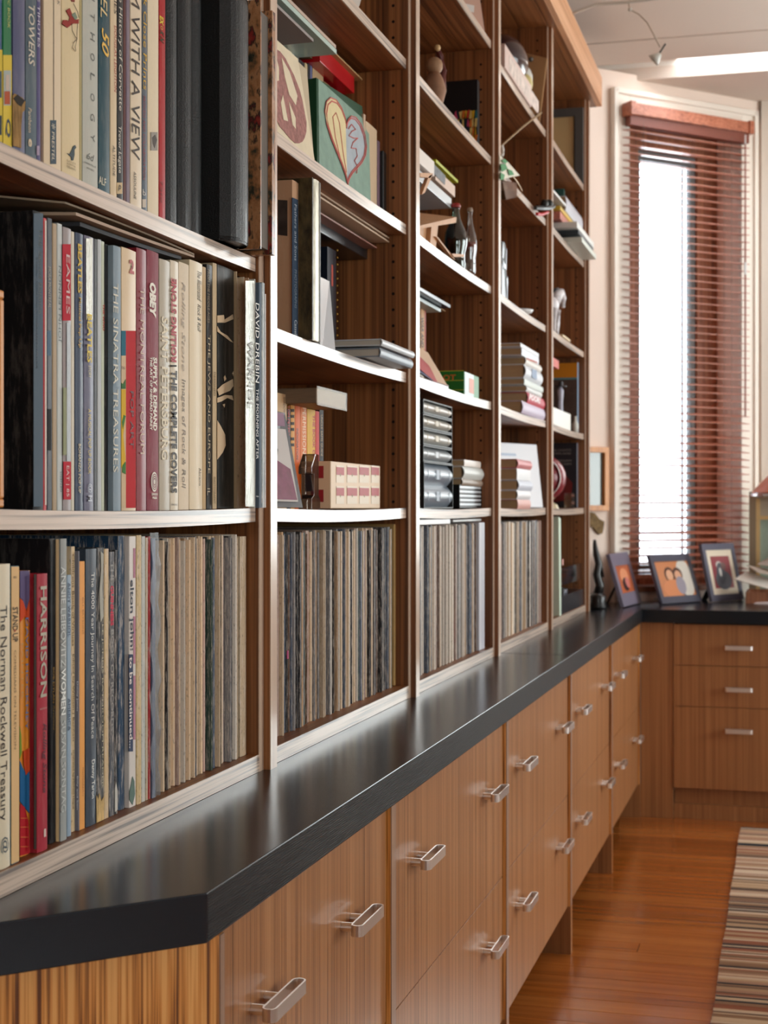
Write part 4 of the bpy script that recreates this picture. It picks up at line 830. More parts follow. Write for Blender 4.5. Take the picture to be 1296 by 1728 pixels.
part('painted_heart', on_quad(c, n, [(min(x, .50+.03*math.sin(y*9)), y) for x, y in hp[14:]], .0014), P((222, 204, 156), .8, var=.06), o)
st = MB(); 
for q in (1.0, .93): st.add(*(lambda m: (m.v, m.f))(stroke(c, n, [(.52+(x-.52)*q, .5+(y-.5)*q) for x, y in hp], .0018)))
st.add(*(lambda m: (m.v, m.f))(stroke(c, n, [(.40, .28), (.30, .5), (.26, .7), (.32, .78), (.38, .7), (.44, .4), (.5, .2)], .0018, .0009)))
st.add(*(lambda m: (m.v, m.f))(stroke(c, n, [(.56, .72), (.62, .80), (.70, .78), (.62, .72), (.56, .64), (.66, .66), (.74, .70), (.64, .60), (.60, .52), (.70, .56), (.72, .48), (.66, .40), (.72, .36), (.70, .28)], .0018, .0011)))
part('painted_outline', st, P((204, 112, 106), .8, var=.15, scale=(90, 90, 90)), o)
qx, qt = -.012, -.04
o, c, n = canvas('cream canvas with a mottled red-and-grey peace sign, propped left of the heart painting', [(qx, 2.13, z2), (qx, S(531, 280, qx).y, z2), (qt, S(519, 124, qt).y, S(519, 121, qt).z), (qt, 2.13, S(470, 60, qt).z-.012)], .012, None, (196, 178, 148))
part('painted_face', on_quad(c, n, [(0, 0), (1, 0), (1, 1), (0, 1)], .0), P((224, 208, 178), .8, var=.05), o)
blob = lambda cx, cy, rx, ry, N, j: [(cx+rx*math.cos(2*math.pi*i/N)*(1+random.uniform(-j, j)), cy+ry*math.sin(2*math.pi*i/N)*(1+random.uniform(-j, j))) for i in range(N)]
random.seed(3)
part('painted_sign', on_quad(c, n, blob(.50, .46, .44, .44, 26, .05), .001), P((162, 112, 104), .85, var=.35, scale=(110, 110, 110)), o)
for pl in ([(.42, .84), (.30, .74), (.22, .58), (.26, .5), (.40, .56), (.45, .7)], [(.56, .84), (.70, .76), (.80, .56), (.72, .44), (.60, .5), (.56, .66)], [(.36, .34), (.44, .44), (.46, .2), (.36, .18)], [(.56, .42), (.66, .30), (.62, .18), (.56, .2)]):
    part('painted_gap', on_quad(c, n, pl, .0016), P((226, 210, 180), .8), o)
# books behind the paintings
GU = 'books standing behind the two paintings'
def bk(b, y0, y1, X, z0, z1, col, lab, grp=None, depth=.2, kind='cover', rnd=.001):
    M = UPM(X, y0, z0); root = thing('book', lab, 'book', group=grp, mat=M); MW[root.name] = M.inverted()
    book_parts(root, y1-y0, z1-z0, depth, col, kind, rnd); return root
XB = -.125
for u0, u1, vt, col, lab in [(485, 493.5, 72, (222, 206, 180), 'cream book behind the peace painting, tallest of those hidden there'), (494, 496.5, 72, (210, 212, 210), 'white thin book behind the peace painting'), (497, 504.5, 73, (110, 104, 98), 'taupe book behind the gap between the paintings'),
    (505, 514, 98, (34, 32, 32), 'dark short book behind the paintings'), (514.5, 519, 104, (196, 172, 130), 'tan short book behind the paintings'), (519.5, 523, 105, (36, 34, 40), 'black short book behind the paintings'), (523.5, 527, 106, (96, 100, 136), 'lavender-blue short book behind the paintings'),
    (527.5, 546, 110, (178, 150, 112), 'thick tan book behind the green heart painting'), (547, 562, 137, (130, 98, 62), 'brown book lowest behind the green heart painting'), (568, 582, 152, (140, 14, 20), 'dark red slim volume right of the hidden books')]:
    y0, y1 = S(u0, 857, XB).y, S(u1, 857, XB).y-.0008
    bk(2, y0, y1, XB, 1.7037, S(u0, vt, XB).z, col, lab, GU, depth=.17)
def lying(name, ur, vb, X, ul, th, depth, m, lab, cat, bevel=0, group=None, skew=0):
    """box lying flat: its front lower right corner at pixel (ur, vb) on plane X, front edge back to column ul"""
    p = S(ur, vb, X); q = S(ul, 857, X)
    return solo(name, MB().quadslab([(X, q.y, p.z), (X, p.y, p.z), (X-depth, p.y-skew, p.z), (X-depth, q.y-skew, p.z)], (0, 0, th)), m, lab, cat, group, bevel=bevel)
lying('magazine', 529, 71, -.05, 462, .005, .2, P((150, 140, 136), .5), 'grey-edged magazine just above the hidden books, behind the peace painting', 'magazine', skew=-.01)
lying('book', 568, 92, -.05, 462, .0085, .2, P((178, 200, 190), .3, coat=.3), 'pale green flat book under the pinkish magazines, near the top of the second unit', 'book')
lying('magazine', 567, 82, -.052, 462, .006, .2, P((196, 170, 152), .6), 'pinkish magazine pile on the pale green flat book', 'magazine')
lying('folder', 556, 57, -.09, 500, .006, .14, P((20, 22, 24), .4), 'small black folder on top of the pile behind the paintings', 'folder')
p_ = S(540, 106, -.10)
lying('book', 534, 106, -.115, 500, .015, .15, P((138, 112, 84), .7), 'brown book lying under the pale green one behind the paintings', 'book')
o = lying('gift_box', 598, 158, -.10, 540, .032, .16, P((190, 8, 22), .35, coat=.3), 'bright red flat box above the green heart painting', 'box', .001)
lying('envelope', 615, 139, -.09, 552, .003, .16, P((190, 150, 100), .7, var=.1), 'tan envelope lying on the bright red box behind the heart painting', 'envelope', skew=-.02)
GV = 'folders and books upright at the right of the heart painting'
for u0, u1, X, vt, col, lab in [(613.5, 617, -.052, 190, (196, 164, 136), 'pinkish-tan folder right behind the heart painting edge'), (617.5, 636, -.052, 203, (206, 180, 148), 'broad cream folder standing right of the heart painting'), (636.5, 641, -.052, 236, (110, 84, 96), 'short mauve booklet right of the heart painting')]:
    y0, y1 = S(u0, 857, X).y, S(u1, 857, X).y-.0006
    bk(2, y0, y1, X, 1.7055, S(u0, vt, X).z, col, lab, GV, depth=.065); ylast = y1
y0, y1 = max(ylast+.001, S(641.5, 857, -.045).y), min(S(659, 857, -.045).y, 2.926)
solo('photo_album', MB().box(-.115, -.045, y0, y1, 1.7063, S(655, 260, -.045).z), P((22, 22, 22), .4, coat=.2), 'short black album at the right end of the painting shelf', 'album', bevel=.002)
# shelf above: pale round lid leaning
lm = MB().lathe([(.134, -.006), (.139, 0), (.134, .006)], (0, 0, 0), 48, 'x'); Mx = Matrix.Translation((-.055, 2.63, 2.038+.1405)) @ Matrix.Rotation(math.radians(-4), 4, 'Y')
solo('round_plate', lm.tf(Mx), P((186, 176, 166), .5, var=.06, scale=(12, 12, 12)), 'large pale grey disc leaning on the shelf at the top of the second unit', 'plate')
# ---- middle shelf of the second unit (1.41)
z = lambda Y: shelf_z(2, 1.41, Y)+.0006
GM2 = 'books on the shelf under the paintings'
b1 = S(493, 857, -.02).y; b2_ = S(503.5, 857, -.02).y
r = bk(2, b1, b2_, -.02, z(b1), 1.657, (190, 148, 114), 'tan book with a dark square photograph on its cover and a slim navy spine', None, .2)
band(r, 493.2, 503.3, 340, 580, -.0185, (46, 64, 84), name='spine_paper', poly=[(493.2, 333), (503.3, 337), (503.3, 581), (493.2, 577)])
pq = [SY(u, v, b1-.0006) for u, v in ((469, 337), (485, 338), (485, 398), (469, 396))]
part('cover_photograph', at(MB().quadslab(pq, (0, .0004, 0)), r), P((60, 50, 44), .5, var=.5, scale=(30, 30, 30)), r)
T(r, 'Fathers and Sons', 497, 501, 345, 440, -.018, 'D', (170, 178, 186)); T(r, 'PHOTOGRAPHS', 497, 501, 455, 520, -.018, 'D', (120, 130, 140)); T(r, 'Cassell', 497, 501.5, 540, 566, -.018, 'D', (190, 196, 200))
b3 = S(527, 857, .003).y
M = UPM(.003, b3, z(b3)); r = thing('album', 'thick album with a dark gold-flecked cover and silvery fore-edge, second unit', 'album', mat=M); MW[r.name] = M.inverted()
wv = S(541, 857, .003).y-b3
wv = max(wv, .03)
part('cover', MB().box(0, .006, .0, .24, 0, .258).box(wv-.006, wv, 0, .24, 0, .258), P((70, 58, 34), .45, var=.8, scale=(70, 70, 30), bump=.8), r)
part('spine_foil', MB().prism([(.006, .004), (wv*.3, -.001), (wv*.7, -.001), (wv-.006, .004)], .0, .258), P((212, 208, 188), .25, metal=.5, bump=1.1, scale=(160, 160, 30)), r)
part('pages', MB().box(.0062, wv-.0062, .005, .236, .002, .256), M_PAGES, r)
ye = b3+wv+.001
fa, fb, ft0, ft1 = S(543, 600, -.03), S(566, 600, -.012), S(541, 464, -.06), S(556, 474, -.05)
o = solo('white_folder', MB().quadslab([(-.03, fa.y, z(ye)), (-.012, fb.y, z(ye)), (-.05, ft1.y, ft1.z), (-.065, fa.y-.01, ft0.z)], (-.012, .002, 0)), P((236, 238, 242), .1, coat=.9), 'glossy white folder leaning beside the gold-flecked album', 'folder')
nb = S(567, 857, -.10); nz_ = S(567, 425, -.10).z
o = solo('spiral_notebook', MB().box(-.27, -.10, nb.y-.055, nb.y, z(2.5), nz_), P((20, 30, 44), .3, coat=.4), 'dark blue spiral-bound notebook standing behind the white folder', 'notebook')
co = MB()
for i in range(16): co.ball((-.0975, nb.y-.001, z(2.5)+.02+i*.0135), .0022, 8)
part('spiral_binding', co, P((190, 150, 70), .3, metal=.8), o, kind='stuff')
part('cover_print', MB().box(-.0998, -.0995, nb.y-.03, nb.y-.02, nz_-.07, nz_-.03), P((176, 60, 40), .5), o)
lying('book', 626, 441, -.085, 540, .024, .16, P((22, 24, 28), .35, coat=.3), 'thick dark book lying crosswise under the thin magazines', 'book', .002)
GT = 'thin magazines fanned on top of the shelf under the paintings'
lying('magazine', 636, 419.5, -.06, 530, .0028, .16, P((150, 104, 92), .5), 'lowest thin reddish-edged magazine of the fan under the painting shelf', 'magazine', group=GT)
lying('magazine', 640, 417, -.08, 530, .003, .14, P((50, 48, 50), .4), 'dark thin magazine in the middle of the fan', 'magazine', group=GT)
lying('magazine', 662, 413, -.04, 530, .003, .17, P((206, 178, 150), .6), 'tan magazine second from the top of the fan', 'magazine', group=GT, skew=.03)
lying('magazine', 671, 408, -.04, 530, .003, .17, P((198, 170, 142), .6), 'tan magazine uppermost of the fan', 'magazine', group=GT, skew=.05)
# silver two-volume book lying over the edge
y0s, y1s = S(640, 615, .03).y, S(696, 630, .03).y
for i, (th, cc_, lab) in enumerate(((.0165, (124, 132, 142), 'lower grey book of the pair lying over the shelf edge by the divider'), (.0125, (196, 198, 200), 'upper silver book of the pair lying over the shelf edge by the divider'))):
    flat_book(y0s, y1s-.005, z(2.8)+.006+i*.0170-.003, th, .030+.003*i, cc_, lab, kind='jacket', rnd=.003, depth=.20, pages=P((190, 180, 166), .8))
# ---- lower shelf of the second unit (1.14)
z = lambda Y: shelf_z(2, 1.14, Y)+.0006
GO = 'bright upright books on the lower shelf of the second unit'
XO = -.085
def O(u0, u1, vt, col, lab, **k):
    y0, y1 = S(u0, 857, XO).y, S(u1, 857, XO).y-.0006; r = bk(2, y0, y1, XO, z(y0), S((u0+u1)/2, vt, XO).z, col, lab, GO, depth=.15, **k); return r
r = O(466, 484, 664, (206, 170, 130), 'tan upright book left of the orange ones'); T(r, 'SHADOW DIVERS', 478, 481.5, 670, 720, XO+.001, 'D', (90, 70, 50))
r = O(484.3, 490.4, 690, (30, 22, 22), 'black upright book with red letters and a yellow top'); band(r, 484.5, 490.2, 675, 682, XO+.001, (214, 176, 40)); T(r, 'TOM PETERS', 485.5, 489, 684, 735, XO+.001, 'D', (180, 40, 34), bold=.02)
r = O(490.8, 497.6, 684, (206, 140, 50), 'yellow-orange upright book with black scribbled pictures'); 
for v in (690, 700, 712, 722, 738, 748): band(r, 491.5, 496.5, v, v+5, XO+.001, (54, 44, 34), name='printed_mark')
r = O(498, 506.6, 680, (216, 96, 24), 'deep orange upright book with black lettering'); T(r, 'INDIGNATION', 500, 503.6, 723, 775, XO+.001, 'D', (50, 36, 26), bold=.01)
r = O(507, 517.8, 682, (214, 110, 26), 'orange upright book with tall white capitals'); T(r, 'PERMISSION MARKETING', 510.5, 516, 688, 852, XO+.001, 'D', (232, 206, 170))
r = O(518.4, 532, 691, (214, 164, 14), 'yellow upright book with red and black title'); T(r, 'THE BOOK OF BEST', 527.5, 531.5, 700, 800, XO+.001, 'D', (176, 40, 20), bold=.04)
r = O(532.4, 538.8, 694, (196, 44, 38), 'red upright book beside the yellow one')
r = O(539.2, 546, 692, (40, 34, 32), 'dark upright book with small pale letters, last of the bright row'); T(r, 'UNCLE SAMS GUIDE', 541.5, 544.5, 700, 770, XO+.001, 'D', (180, 150, 110))
bx_ = lying('acrylic_box', 583, 691, -.03, 534, .026, .24, P((122, 98, 76), .55, var=.15, scale=(20, 20, 300)), 'brownish book in a clear box lying on top of the bright upright books', 'box', .002)
p_ = S(583, 691, -.03); q_ = S(534, 857, -.03)
part('clear_sleeve', MB().box(-.0285, -.0275, q_.y-.002, p_.y+.002, p_.z-.003, p_.z+.029), glass_mat((236, 230, 222), .02, .35, .15), bx_)
# leaning portrait dvd/book
pc = [S(468, 858, -.03), S(511, 858, -.012), S(486, 693, -.05), S(458, 690, -.05)]
c0 = Vector((-.040, 2.135, z(2.14))); c1 = Vector((-.012, S(511, 857, -.012).y, z(2.2))); c2 = Vector((-.05, S(481, 700, -.05).y, S(481, 698, -.05).z)); c3 = Vector((-.07, 2.135, c2.z))
o = solo('book', MB().quadslab([c0, c1, c2, c3], (-.012, -.0, .003)), P((40, 44, 52), .3, coat=.4), 'glossy book with a dark-haired portrait on a white and plum cover, leaning at the left', 'book')
c = [c0, c1, c2, c3]; n = (c[1]-c[0]).cross(c[3]-c[0]).normalized(); n = n if n.x > 0 else -n
part('cover_print', on_quad(c, n, [(.0, .06), (.92, .06), (.94, .82), (0, .82)], .0008), P((196, 190, 186), .2, coat=.6), o)
part('cover_print', on_quad(c, n, [(.0, .85), (.94, .85), (.96, .99), (0, .99)], .0008), P((140, 104, 130), .2, coat=.6), o)
part('cover_print', on_quad(c, n, [(.36, .08), (.9, .08), (.88, .4), (.6, .5), (.5, .44)], .0013), P((122, 60, 92), .2, coat=.6, var=.2, scale=(60, 60, 60)), o)
part('cover_print', on_quad(c, n, [(.0, .30), (.25, .2), (.62, .46), (.7, .6), (.5, .8), (.2, .8), (0, .72), (.3, .55)], .0016), P((44, 50, 62), .2, coat=.6), o)
# clear acrylic numeral one
y0, y1 = S(526, 857, -.012).y, S(552, 857, -.012).y; w_ = y1-y0; Hn = S(540, 766, -.012).z-z(y0)
def ax(mb): return mb.tf(Matrix.Translation((-.012, y0, z(y0))) @ Matrix.Rotation(math.radians(8), 4, 'Z') @ Matrix.Identity(4))
pl = [(0, 0), (w_, 0), (w_, .018), (w_*.82, .024), (w_*.82, Hn), (w_*.45, Hn), (0, Hn-.022), (0, Hn-.034), (w_*.3, Hn-.034), (w_*.3, .024), (0, .018)]
o = solo('acrylic_numeral', ax(MB().prism(pl, -.022, 0, 'x')), glass_mat((208, 200, 194), .22, .06), 'clear acrylic award shaped like the number one, in front of the bright books', 'award', bevel=.0012)
part('inner_bar', ax(MB().box(-.017, -.006, w_*.42, w_*.68, .03, Hn-.03)), P((96, 72, 70), .15, coat=.6), o)
# open card box covered with rows of red-and-white labels
ya, yb2 = S(560, 857, -.03).y, S(643, 857, -.03).y; zb = z(2.5); zt = S(600, 784, -.03).z
o = solo('patterned_card_tin', MB().box(-.10, -.032, ya, yb2, zb, zt), P((222, 192, 158), .5), 'cream box covered with two rows of small red-and-white label pictures', 'box', bevel=.0015)
lb = MB(); lr = MB(); lg = MB()
xs_ = [(545, 556), (558, 566), (568, 581), (586, 603), (607, 623), (627, 640)]
for (a_, b_) in xs_[2:]:
    for (t_, q_) in ((787, 817), (822, 852)):
        p0, p1 = S(a_, t_, -.031), S(b_, q_, -.031); hh = p0.z-p1.z
        lb.box(-.0318, -.0314, p0.y, p1.y, p1.z, p0.z); lr.box(-.0314, -.0311, p0.y, p1.y, p0.z-hh*.55, p0.z-hh*.1)
        lg.prism([((p0.y+p1.y)/2+.0026*math.cos(i*math.pi/5), p0.z-hh*.55+.0026*math.sin(i*math.pi/5)) for i in range(10)], -.0311, -.0309, 'x')
part('label_picture', lb, P((226, 208, 184), .5), o); part('label_red_block', lr, P((168, 30, 34), .5), o); part('label_seal', lg, P((140, 116, 66), .5), o)
lr2 = MB()
for x0_, x1_ in ((-.095, -.075), (-.068, -.045)):
    for t_, q_ in ((.64, .9), (.14, .4)): lr2.box(x0_, x1_, ya-.0006, ya-.0001, zb+(zt-zb)*t_, zb+(zt-zb)*q_)
part('label_red_block', lr2, P((150, 30, 40), .5), o)
# ================================================================ THIRD UNIT
def zsh(b, zt):
    return lambda Y: shelf_z(b, zt, Y)+.0006
def stack(b, X0, zbase, items, group, depth=.16):
    """books lying in a pile, spine to the room: items from the bottom up (u near, u far, v top, colour, label, kind, rounding, X shift)"""
    zc = zbase; out = []
    for (ua, ub, vt, col, lab, kind, rn, dx) in items:
        X = X0+dx; y0, y1 = S(ua, 857, X).y, S(ub, 857, X).y; zt = S(ua, vt, X).z; th = max(.008, zt-zc)
        out.append((flat_book(y0, y1, zc, th-.0004, X, col, lab, kind, rn, depth, group=group), X)); zc += th+.0003
    return out
# top: comic-printed tin, brown figure and black book
z = zsh(3, 2.33)
pb0 = SY(820, 58, 3.785); pt0 = SY(806, -30, 3.785); pb0.z = z(3.79)
cc_ = [Vector((pb0.x-.14, 3.55, pb0.z)), pb0, pt0, Vector((pt0.x-.14, 3.55, pt0.z))]
o = solo('comic_print', MB().quadslab(cc_, (-.003, .007, 0)), P((190, 150, 132), .5), 'picture card with bright cartoon-like colours leaning at the top of the third unit', 'picture')
nn_ = (cc_[1]-cc_[0]).cross(cc_[3]-cc_[0]).normalized(); nn_ = nn_ if nn_.x > 0 else -nn_
for pl, col in [([(.80, .40), (.90, .30), (.72, .34)], (206, 186, 74)), ([(.70, .26), (.94, .20), (.88, .10), (.74, .16)], (176, 40, 60)), ([(.6, .3), (.72, .28), (.70, .2)], (76, 96, 110)), ([(.88, .06), (.97, .1), (.99, .02), (.9, .01)], (84, 84, 96)), ([(.6, .5), (.9, .55), (.88, .42), (.66, .40)], (204, 196, 190)), ([(.4, .2), (.6, .22), (.55, .05), (.42, .06)], (96, 130, 90))]:
    part('printed_shape', on_quad(cc_, nn_, pl, .0008), P(col, .5), o)
z = zsh(3, 2.035)
yy0, yy1 = SY(741, 140, 3.74), SY(806, 240, 3.74)
o = solo('book', MB().box(yy0.x, yy1.x, 3.74, 3.765, z(3.75), yy0.z), P((20, 21, 24), .4, coat=.2), 'black-covered book with a strip of bright comic colours along its lower half', 'book', bevel=.001)
random.seed(31)
cols_ = [(214, 170, 40), (196, 60, 40), (40, 110, 120), (220, 120, 40), (36, 44, 60), (200, 70, 110), (230, 200, 120)]
zt_ = SY(780, 189, 3.74).z; zb_ = z(3.75)
strips = MB()
nx, nz2 = 9, 5
for a_ in range(nx):
    for b_ in range(nz2):
        x0 = yy0.x+.04+(yy1.x-yy0.x-.042)*a_/nx; x1 = x0+(yy1.x-yy0.x-.042)/nx; h0 = zb_+(zt_-zb_)*b_/nz2; h1 = h0+(zt_-zb_)/nz2
        jx = lambda: random.uniform(-.003, .003)
        part('comic_panel', MB().add([(x0+jx(), 3.7394, h0+jx()), (x1+jx(), 3.7394, h0+jx()), (x1+jx(), 3.7394, h1+jx()), (x0+jx(), 3.7394, h1+jx())], [(0, 1, 2, 3)]), P(random.choice(cols_), .5), o)
fg = thing('figurine', 'small dark red and brown figurine with a curled top, left of the black book', 'figurine', (-.05, 3.36, z(3.36))); MW[fg.name] = Matrix.Translation(fg.location).inverted()
part('body', MB().lathe([(.022, 0), (.026, .01), (.02, .03), (.028, .06), (.02, .085), (.012, .1)], (0, 0, 0), 16), P((150, 110, 84), .6, var=.2), fg, smooth=True)
part('arm', MB().tube([(.0, .02, .04), (.005, .045, .075), (.004, .058, .12), (.0, .05, .15), (0, .035, .165)], [.014, .013, .012, .010, .005], 10), P((88, 28, 26), .4, coat=.3), fg, smooth=True)
part('head', MB().ball((0, 0, .115), .02, 14), P((166, 128, 96), .6, var=.2), fg, smooth=True)
part('hand_tip', MB().ball((0, .03, .165), .008, 8), P((206, 170, 120), .5), fg, smooth=True)
# shelf with bottles
z = zsh(3, 1.705); GB3 = 'books lying above the bottles in the third unit'
def bottle(u, X, vt, vbase, rad, name, lab, liquid, glassc, capc, prof, label_col=None, cat='bottle'):
    p = S(u, vbase, X); zb = z(p.y); H = S(u, vt, X).z-zb
    root = thing(name, lab, cat, (X, p.y, zb)); MW[root.name] = Matrix.Translation(root.location).inverted()
    pr = [(r_*rad, h_*H) for r_, h_ in prof]
    part('glass_body', MB().lathe(pr, (0, 0, 0), 24), glassc, root, smooth=True)
    if liquid is not None:
        lp = [(max(r_-.0018, .001), h_+(.003 if h_ < .02 else 0)) for r_, h_ in pr if h_ < liquid[1]*H]
        part('liquid', MB().lathe(lp, (0, 0, 0), 24), liquid[0], root, smooth=True)
    part('cap', MB().lathe([(prof[-1][0]*rad*1.18, H-.001), (prof[-1][0]*rad*1.22, H+.004), (prof[-1][0]*rad*.95, H+.009)], (0, 0, 0), 20), capc, root, smooth=False)
    if label_col:
        part('label', MB().lathe([(rad*label_col[1]+.0006, H*label_col[2]), (rad*label_col[1]+.0006, H*label_col[3])], (0, 0, 0), 24, cap=False), P(label_col[0], .4), root, smooth=True)
    return root
cp = [(.72, 0), (.80, .01), (.84, .06), (.80, .16), (.80, .26), (.98, .38), (1.0, .48), (.92, .60), (.62, .72), (.42, .82), (.34, .92), (.36, .985), (.36, 1.0)]
bottle(769, -.03, 350, 462, .0275, 'soda_bottle', 'large waisted bottle of dark cola with a red cap', (P((22, 12, 10), .12, coat=.5), .80), glass_mat((200, 222, 206), .1, .03), P((150, 44, 38), .4), cp, None)
rb_ = bottle(793, -.012, 357, 468, .0165, 'soda_bottle', 'slim clear waisted bottle with a small red band, right of the dark cola bottle', None, glass_mat((236, 232, 226), .2, .03), P((150, 130, 112), .4), cp, ((166, 60, 56), .9, .44, .50))
sp = thing('wooden_easel', 'small folded tan wooden stand with pointed flat top, beside the cola bottle', 'stand', (0, 0, 0)); MW[sp.name] = Matrix.Identity(4)
WT = P((196, 146, 104), .55, var=.08, scale=(60, 60, 8))
def plank(ps, th, X=None):
    q = [S(u, v, x) for u, v, x in ps]
    for p_ in q: p_.z = max(p_.z, 1.7065)
    return MB().quadslab(q, (-th, 0, 0))
part('pointed_top', MB().quadslab([S(700, 360, -.06), S(768, 368, -.005), S(767, 373, -.005), S(700, 384, -.0)], (0, 0, .006)), WT, sp)
part('leg', plank([(726, 372, -.01), (737, 376, -.01), (733, 425, -.01), (723, 418, -.01)], .01), WT, sp)
part('leg', plank([(733, 396, -.004), (737, 398, -.004), (766, 441, -.004), (760, 441, -.004)], .008), WT, sp)
part('foot', MB().quadslab([S(760, 441, -.0), S(781, 442, -.0), S(781, 446, -.0), S(764, 447, -.0)], (-.02, 0, 0)).tf(Matrix.Translation((0, 0, .021))), WT, sp)
part('side_board', plank([(700, 378, -.02), (727, 374, -.02), (724, 420, -.02), (700, 405, -.02)], .006), WT, sp)
part('upper_rail', plank([(706, 288, -.01), (728, 289, -.01), (724, 297, -.01), (706, 295, -.01)], .01), WT, sp)
part('upper_arm', plank([(721, 294, -.01), (728, 290, -.01), (714, 322, -.01), (709, 325, -.01)], .008), WT, sp)
# lying books above
def lying_s(X, ul, ur, vt_r, vb_r, depth, m, lab, name='book', cat='book', bevel=.001, group=None, tilt=0.):
    """flat thing seen from below: front face between columns ul and ur, its right end spans vt_r..vb_r"""
    a, t_, b_ = S(ul, 857, X), S(ur, vt_r, X), S(ur, vb_r, X)
    mb = MB().quadslab([(X, a.y, b_.z+tilt), (X, b_.y, b_.z), (X-depth, b_.y, b_.z), (X-depth, a.y, b_.z+tilt)], (0, 0, t_.z-b_.z))
    return solo(name, mb, m, lab, cat, group, bevel=bevel)
lying_s(-.03, 706, 733, 273, 298, .2, P((222, 210, 200), .5), 'white square-ended box at the left, above the wooden stand', 'white_box', 'box')
lying_s(-.04, 700, 762, 335, 352, .22, P((196, 202, 206), .3, coat=.4), 'silver-grey flat book lowest of the pile above the bottles', group=GB3)
lying_s(-.05, 735, 768, 314, 333, .2, P((206, 176, 156), .5), 'pinkish-white book with a black-and-white photograph on its spine, above the bottles', group=GB3)
o = bpy.data.objects[-1] if False else None
pb_ = MB().quadslab([S(732, 276, -.0485), S(752, 297, -.0485), S(751, 312, -.0485), S(731, 292, -.0485)], (-.0004, 0, 0))
part('spine_photograph', pb_, P((74, 78, 84), .4, var=.5, scale=(60, 60, 60)), [x for x in COL.objects if x.get('label', '').startswith('pinkish-white book')][0])
lying_s(-.055, 736, 773, 304, 309, .2, P((176, 178, 22), .5), 'acid-yellow thin book on top of the pile above the bottles', group=GB3)
solo('book', MB().box(-.30, -.14, 3.46, 3.52, z(3.5), 1.86), P((30, 54, 66), .5, var=.3), 'dark blue-green book standing behind the cola bottle', 'book')
solo('book', MB().box(-.30, -.14, 3.525, 3.55, z(3.5), 1.845), P((130, 96, 44), .5), 'ochre-edged book standing behind the cola bottle', 'book')
solo('book', MB().box(-.27, -.13, 3.25, 3.42, 1.765, 1.797), P((104, 34, 26), .4, var=.4, scale=(20, 20, 20)), 'dark red patterned book lying low behind the wooden stand', 'book')
# shelf 1.41
z = zsh(3, 1.41)
lying_s(-.05, 702, 760, 514, 520, .2, P((30, 34, 58), .4, coat=.3), 'navy thin book uppermost under the bottle shelf')
lying_s(-.07, 702, 744, 521, 527, .2, P((172, 184, 184), .4), 'pale grey-green book lying under the navy one')
lying_s(-.09, 702, 752, 524, 526, .2, P((150, 112, 70), .5), 'thin brown book lowest under the navy one')
solo('book', MB().box(-.26, -.10, S(710, 857, -.10).y, S(718, 857, -.10).y, z(3.3), 1.655), P((184, 134, 84), .6), 'tan upright book with black vertical lettering at the left of the playing-card tray', 'book')
bo = COL.objects[-1] if False else [x for x in COL.objects if x.get('label', '').startswith('tan upright book with black')][0]
part('spine_strip', MB().box(-.0998, -.0993, S(716.5, 857, -.10).y, S(718, 857, -.10).y, z(3.3), 1.655), P((176, 50, 34), .5), bo)
MW[bo.name] = Matrix.Identity(4); T(bo, 'WAR AND PEACE', 710.5, 715, 535, 620, -.0992, 'D', (50, 40, 30), bold=.02)
tr = thing('leaning_game_boxes', 'slanting card boxes with red, white and blue panels leaning on the third unit shelf', 'box', (0, 0, 0)); MW[tr.name] = Matrix.Identity(4)
part('box', MB().quadslab([S(709, 640, -.03), S(757, 656, -.03), S(722, 597, -.08), S(700, 585, -.08)], (-.03, 0, -.0)), P((206, 170, 140), .6), tr)
part('printed_panel', MB().quadslab([S(704, 622, -.026), S(740, 652, -.026), S(724, 620, -.05), S(704, 600, -.05)], (.001, 0, 0)), P((176, 40, 44), .4), tr)
part('printed_panel', MB().quadslab([S(704, 628, -.0245), S(730, 645, -.0245), S(720, 625, -.04), S(704, 612, -.04)], (.001, 0, 0)), P((64, 74, 110), .4), tr)
part('printed_panel', MB().quadslab([S(704, 634, -.023), S(716, 642, -.023), S(712, 633, -.033), S(704, 628, -.033)], (.001, 0, 0)), P((222, 214, 204), .4), tr)
part('base_tray', MB().quadslab([S(704, 641, -.015), S(757, 658, -.015), S(757, 655, -.04), S(704, 638, -.04)], (0, 0, .004)), P((206, 196, 200), .3), tr)
ga, gb = S(783, 857, -.02).y, S(808, 857, -.02).y; gt = S(800, 633, -.02).z
o = solo('green_carton', MB().box(-.14, -.02, ga, gb, z(3.7), gt), P((26, 116, 40), .45), 'green card box with yellow ruled lines and orange lettering', 'box', bevel=.001); MW[o.name] = Matrix.Identity(4)
for dz_ in (.012, .035, .058): part('printed_line', MB().box(-.139, -.021, ga-.0005, ga-.0001, z(3.7)+dz_, z(3.7)+dz_+.0015), P((190, 190, 60), .5), o)
part('printed_line', MB().box(-.088, -.086, ga-.0005, ga-.0001, z(3.7)+.002, gt-.002), P((190, 190, 60), .5), o)
text(o, 'DEBROT', (-.125, ga-.0007, z(3.7)+.036), (.085, 0, 0), (0, 0, .014), (206, 120, 60), bold=.03)
part('end_label', MB().box(-.0196, -.0190, ga+.004, ga+(gb-ga)*.62, z(3.7)+.001, gt-.001), P((186, 206, 200), .4), o)
part('end_label', MB().box(-.0189, -.0185, ga+(gb-ga)*.3, ga+(gb-ga)*.62, z(3.7)+.01, gt-.012), P((206, 130, 106), .5), o)
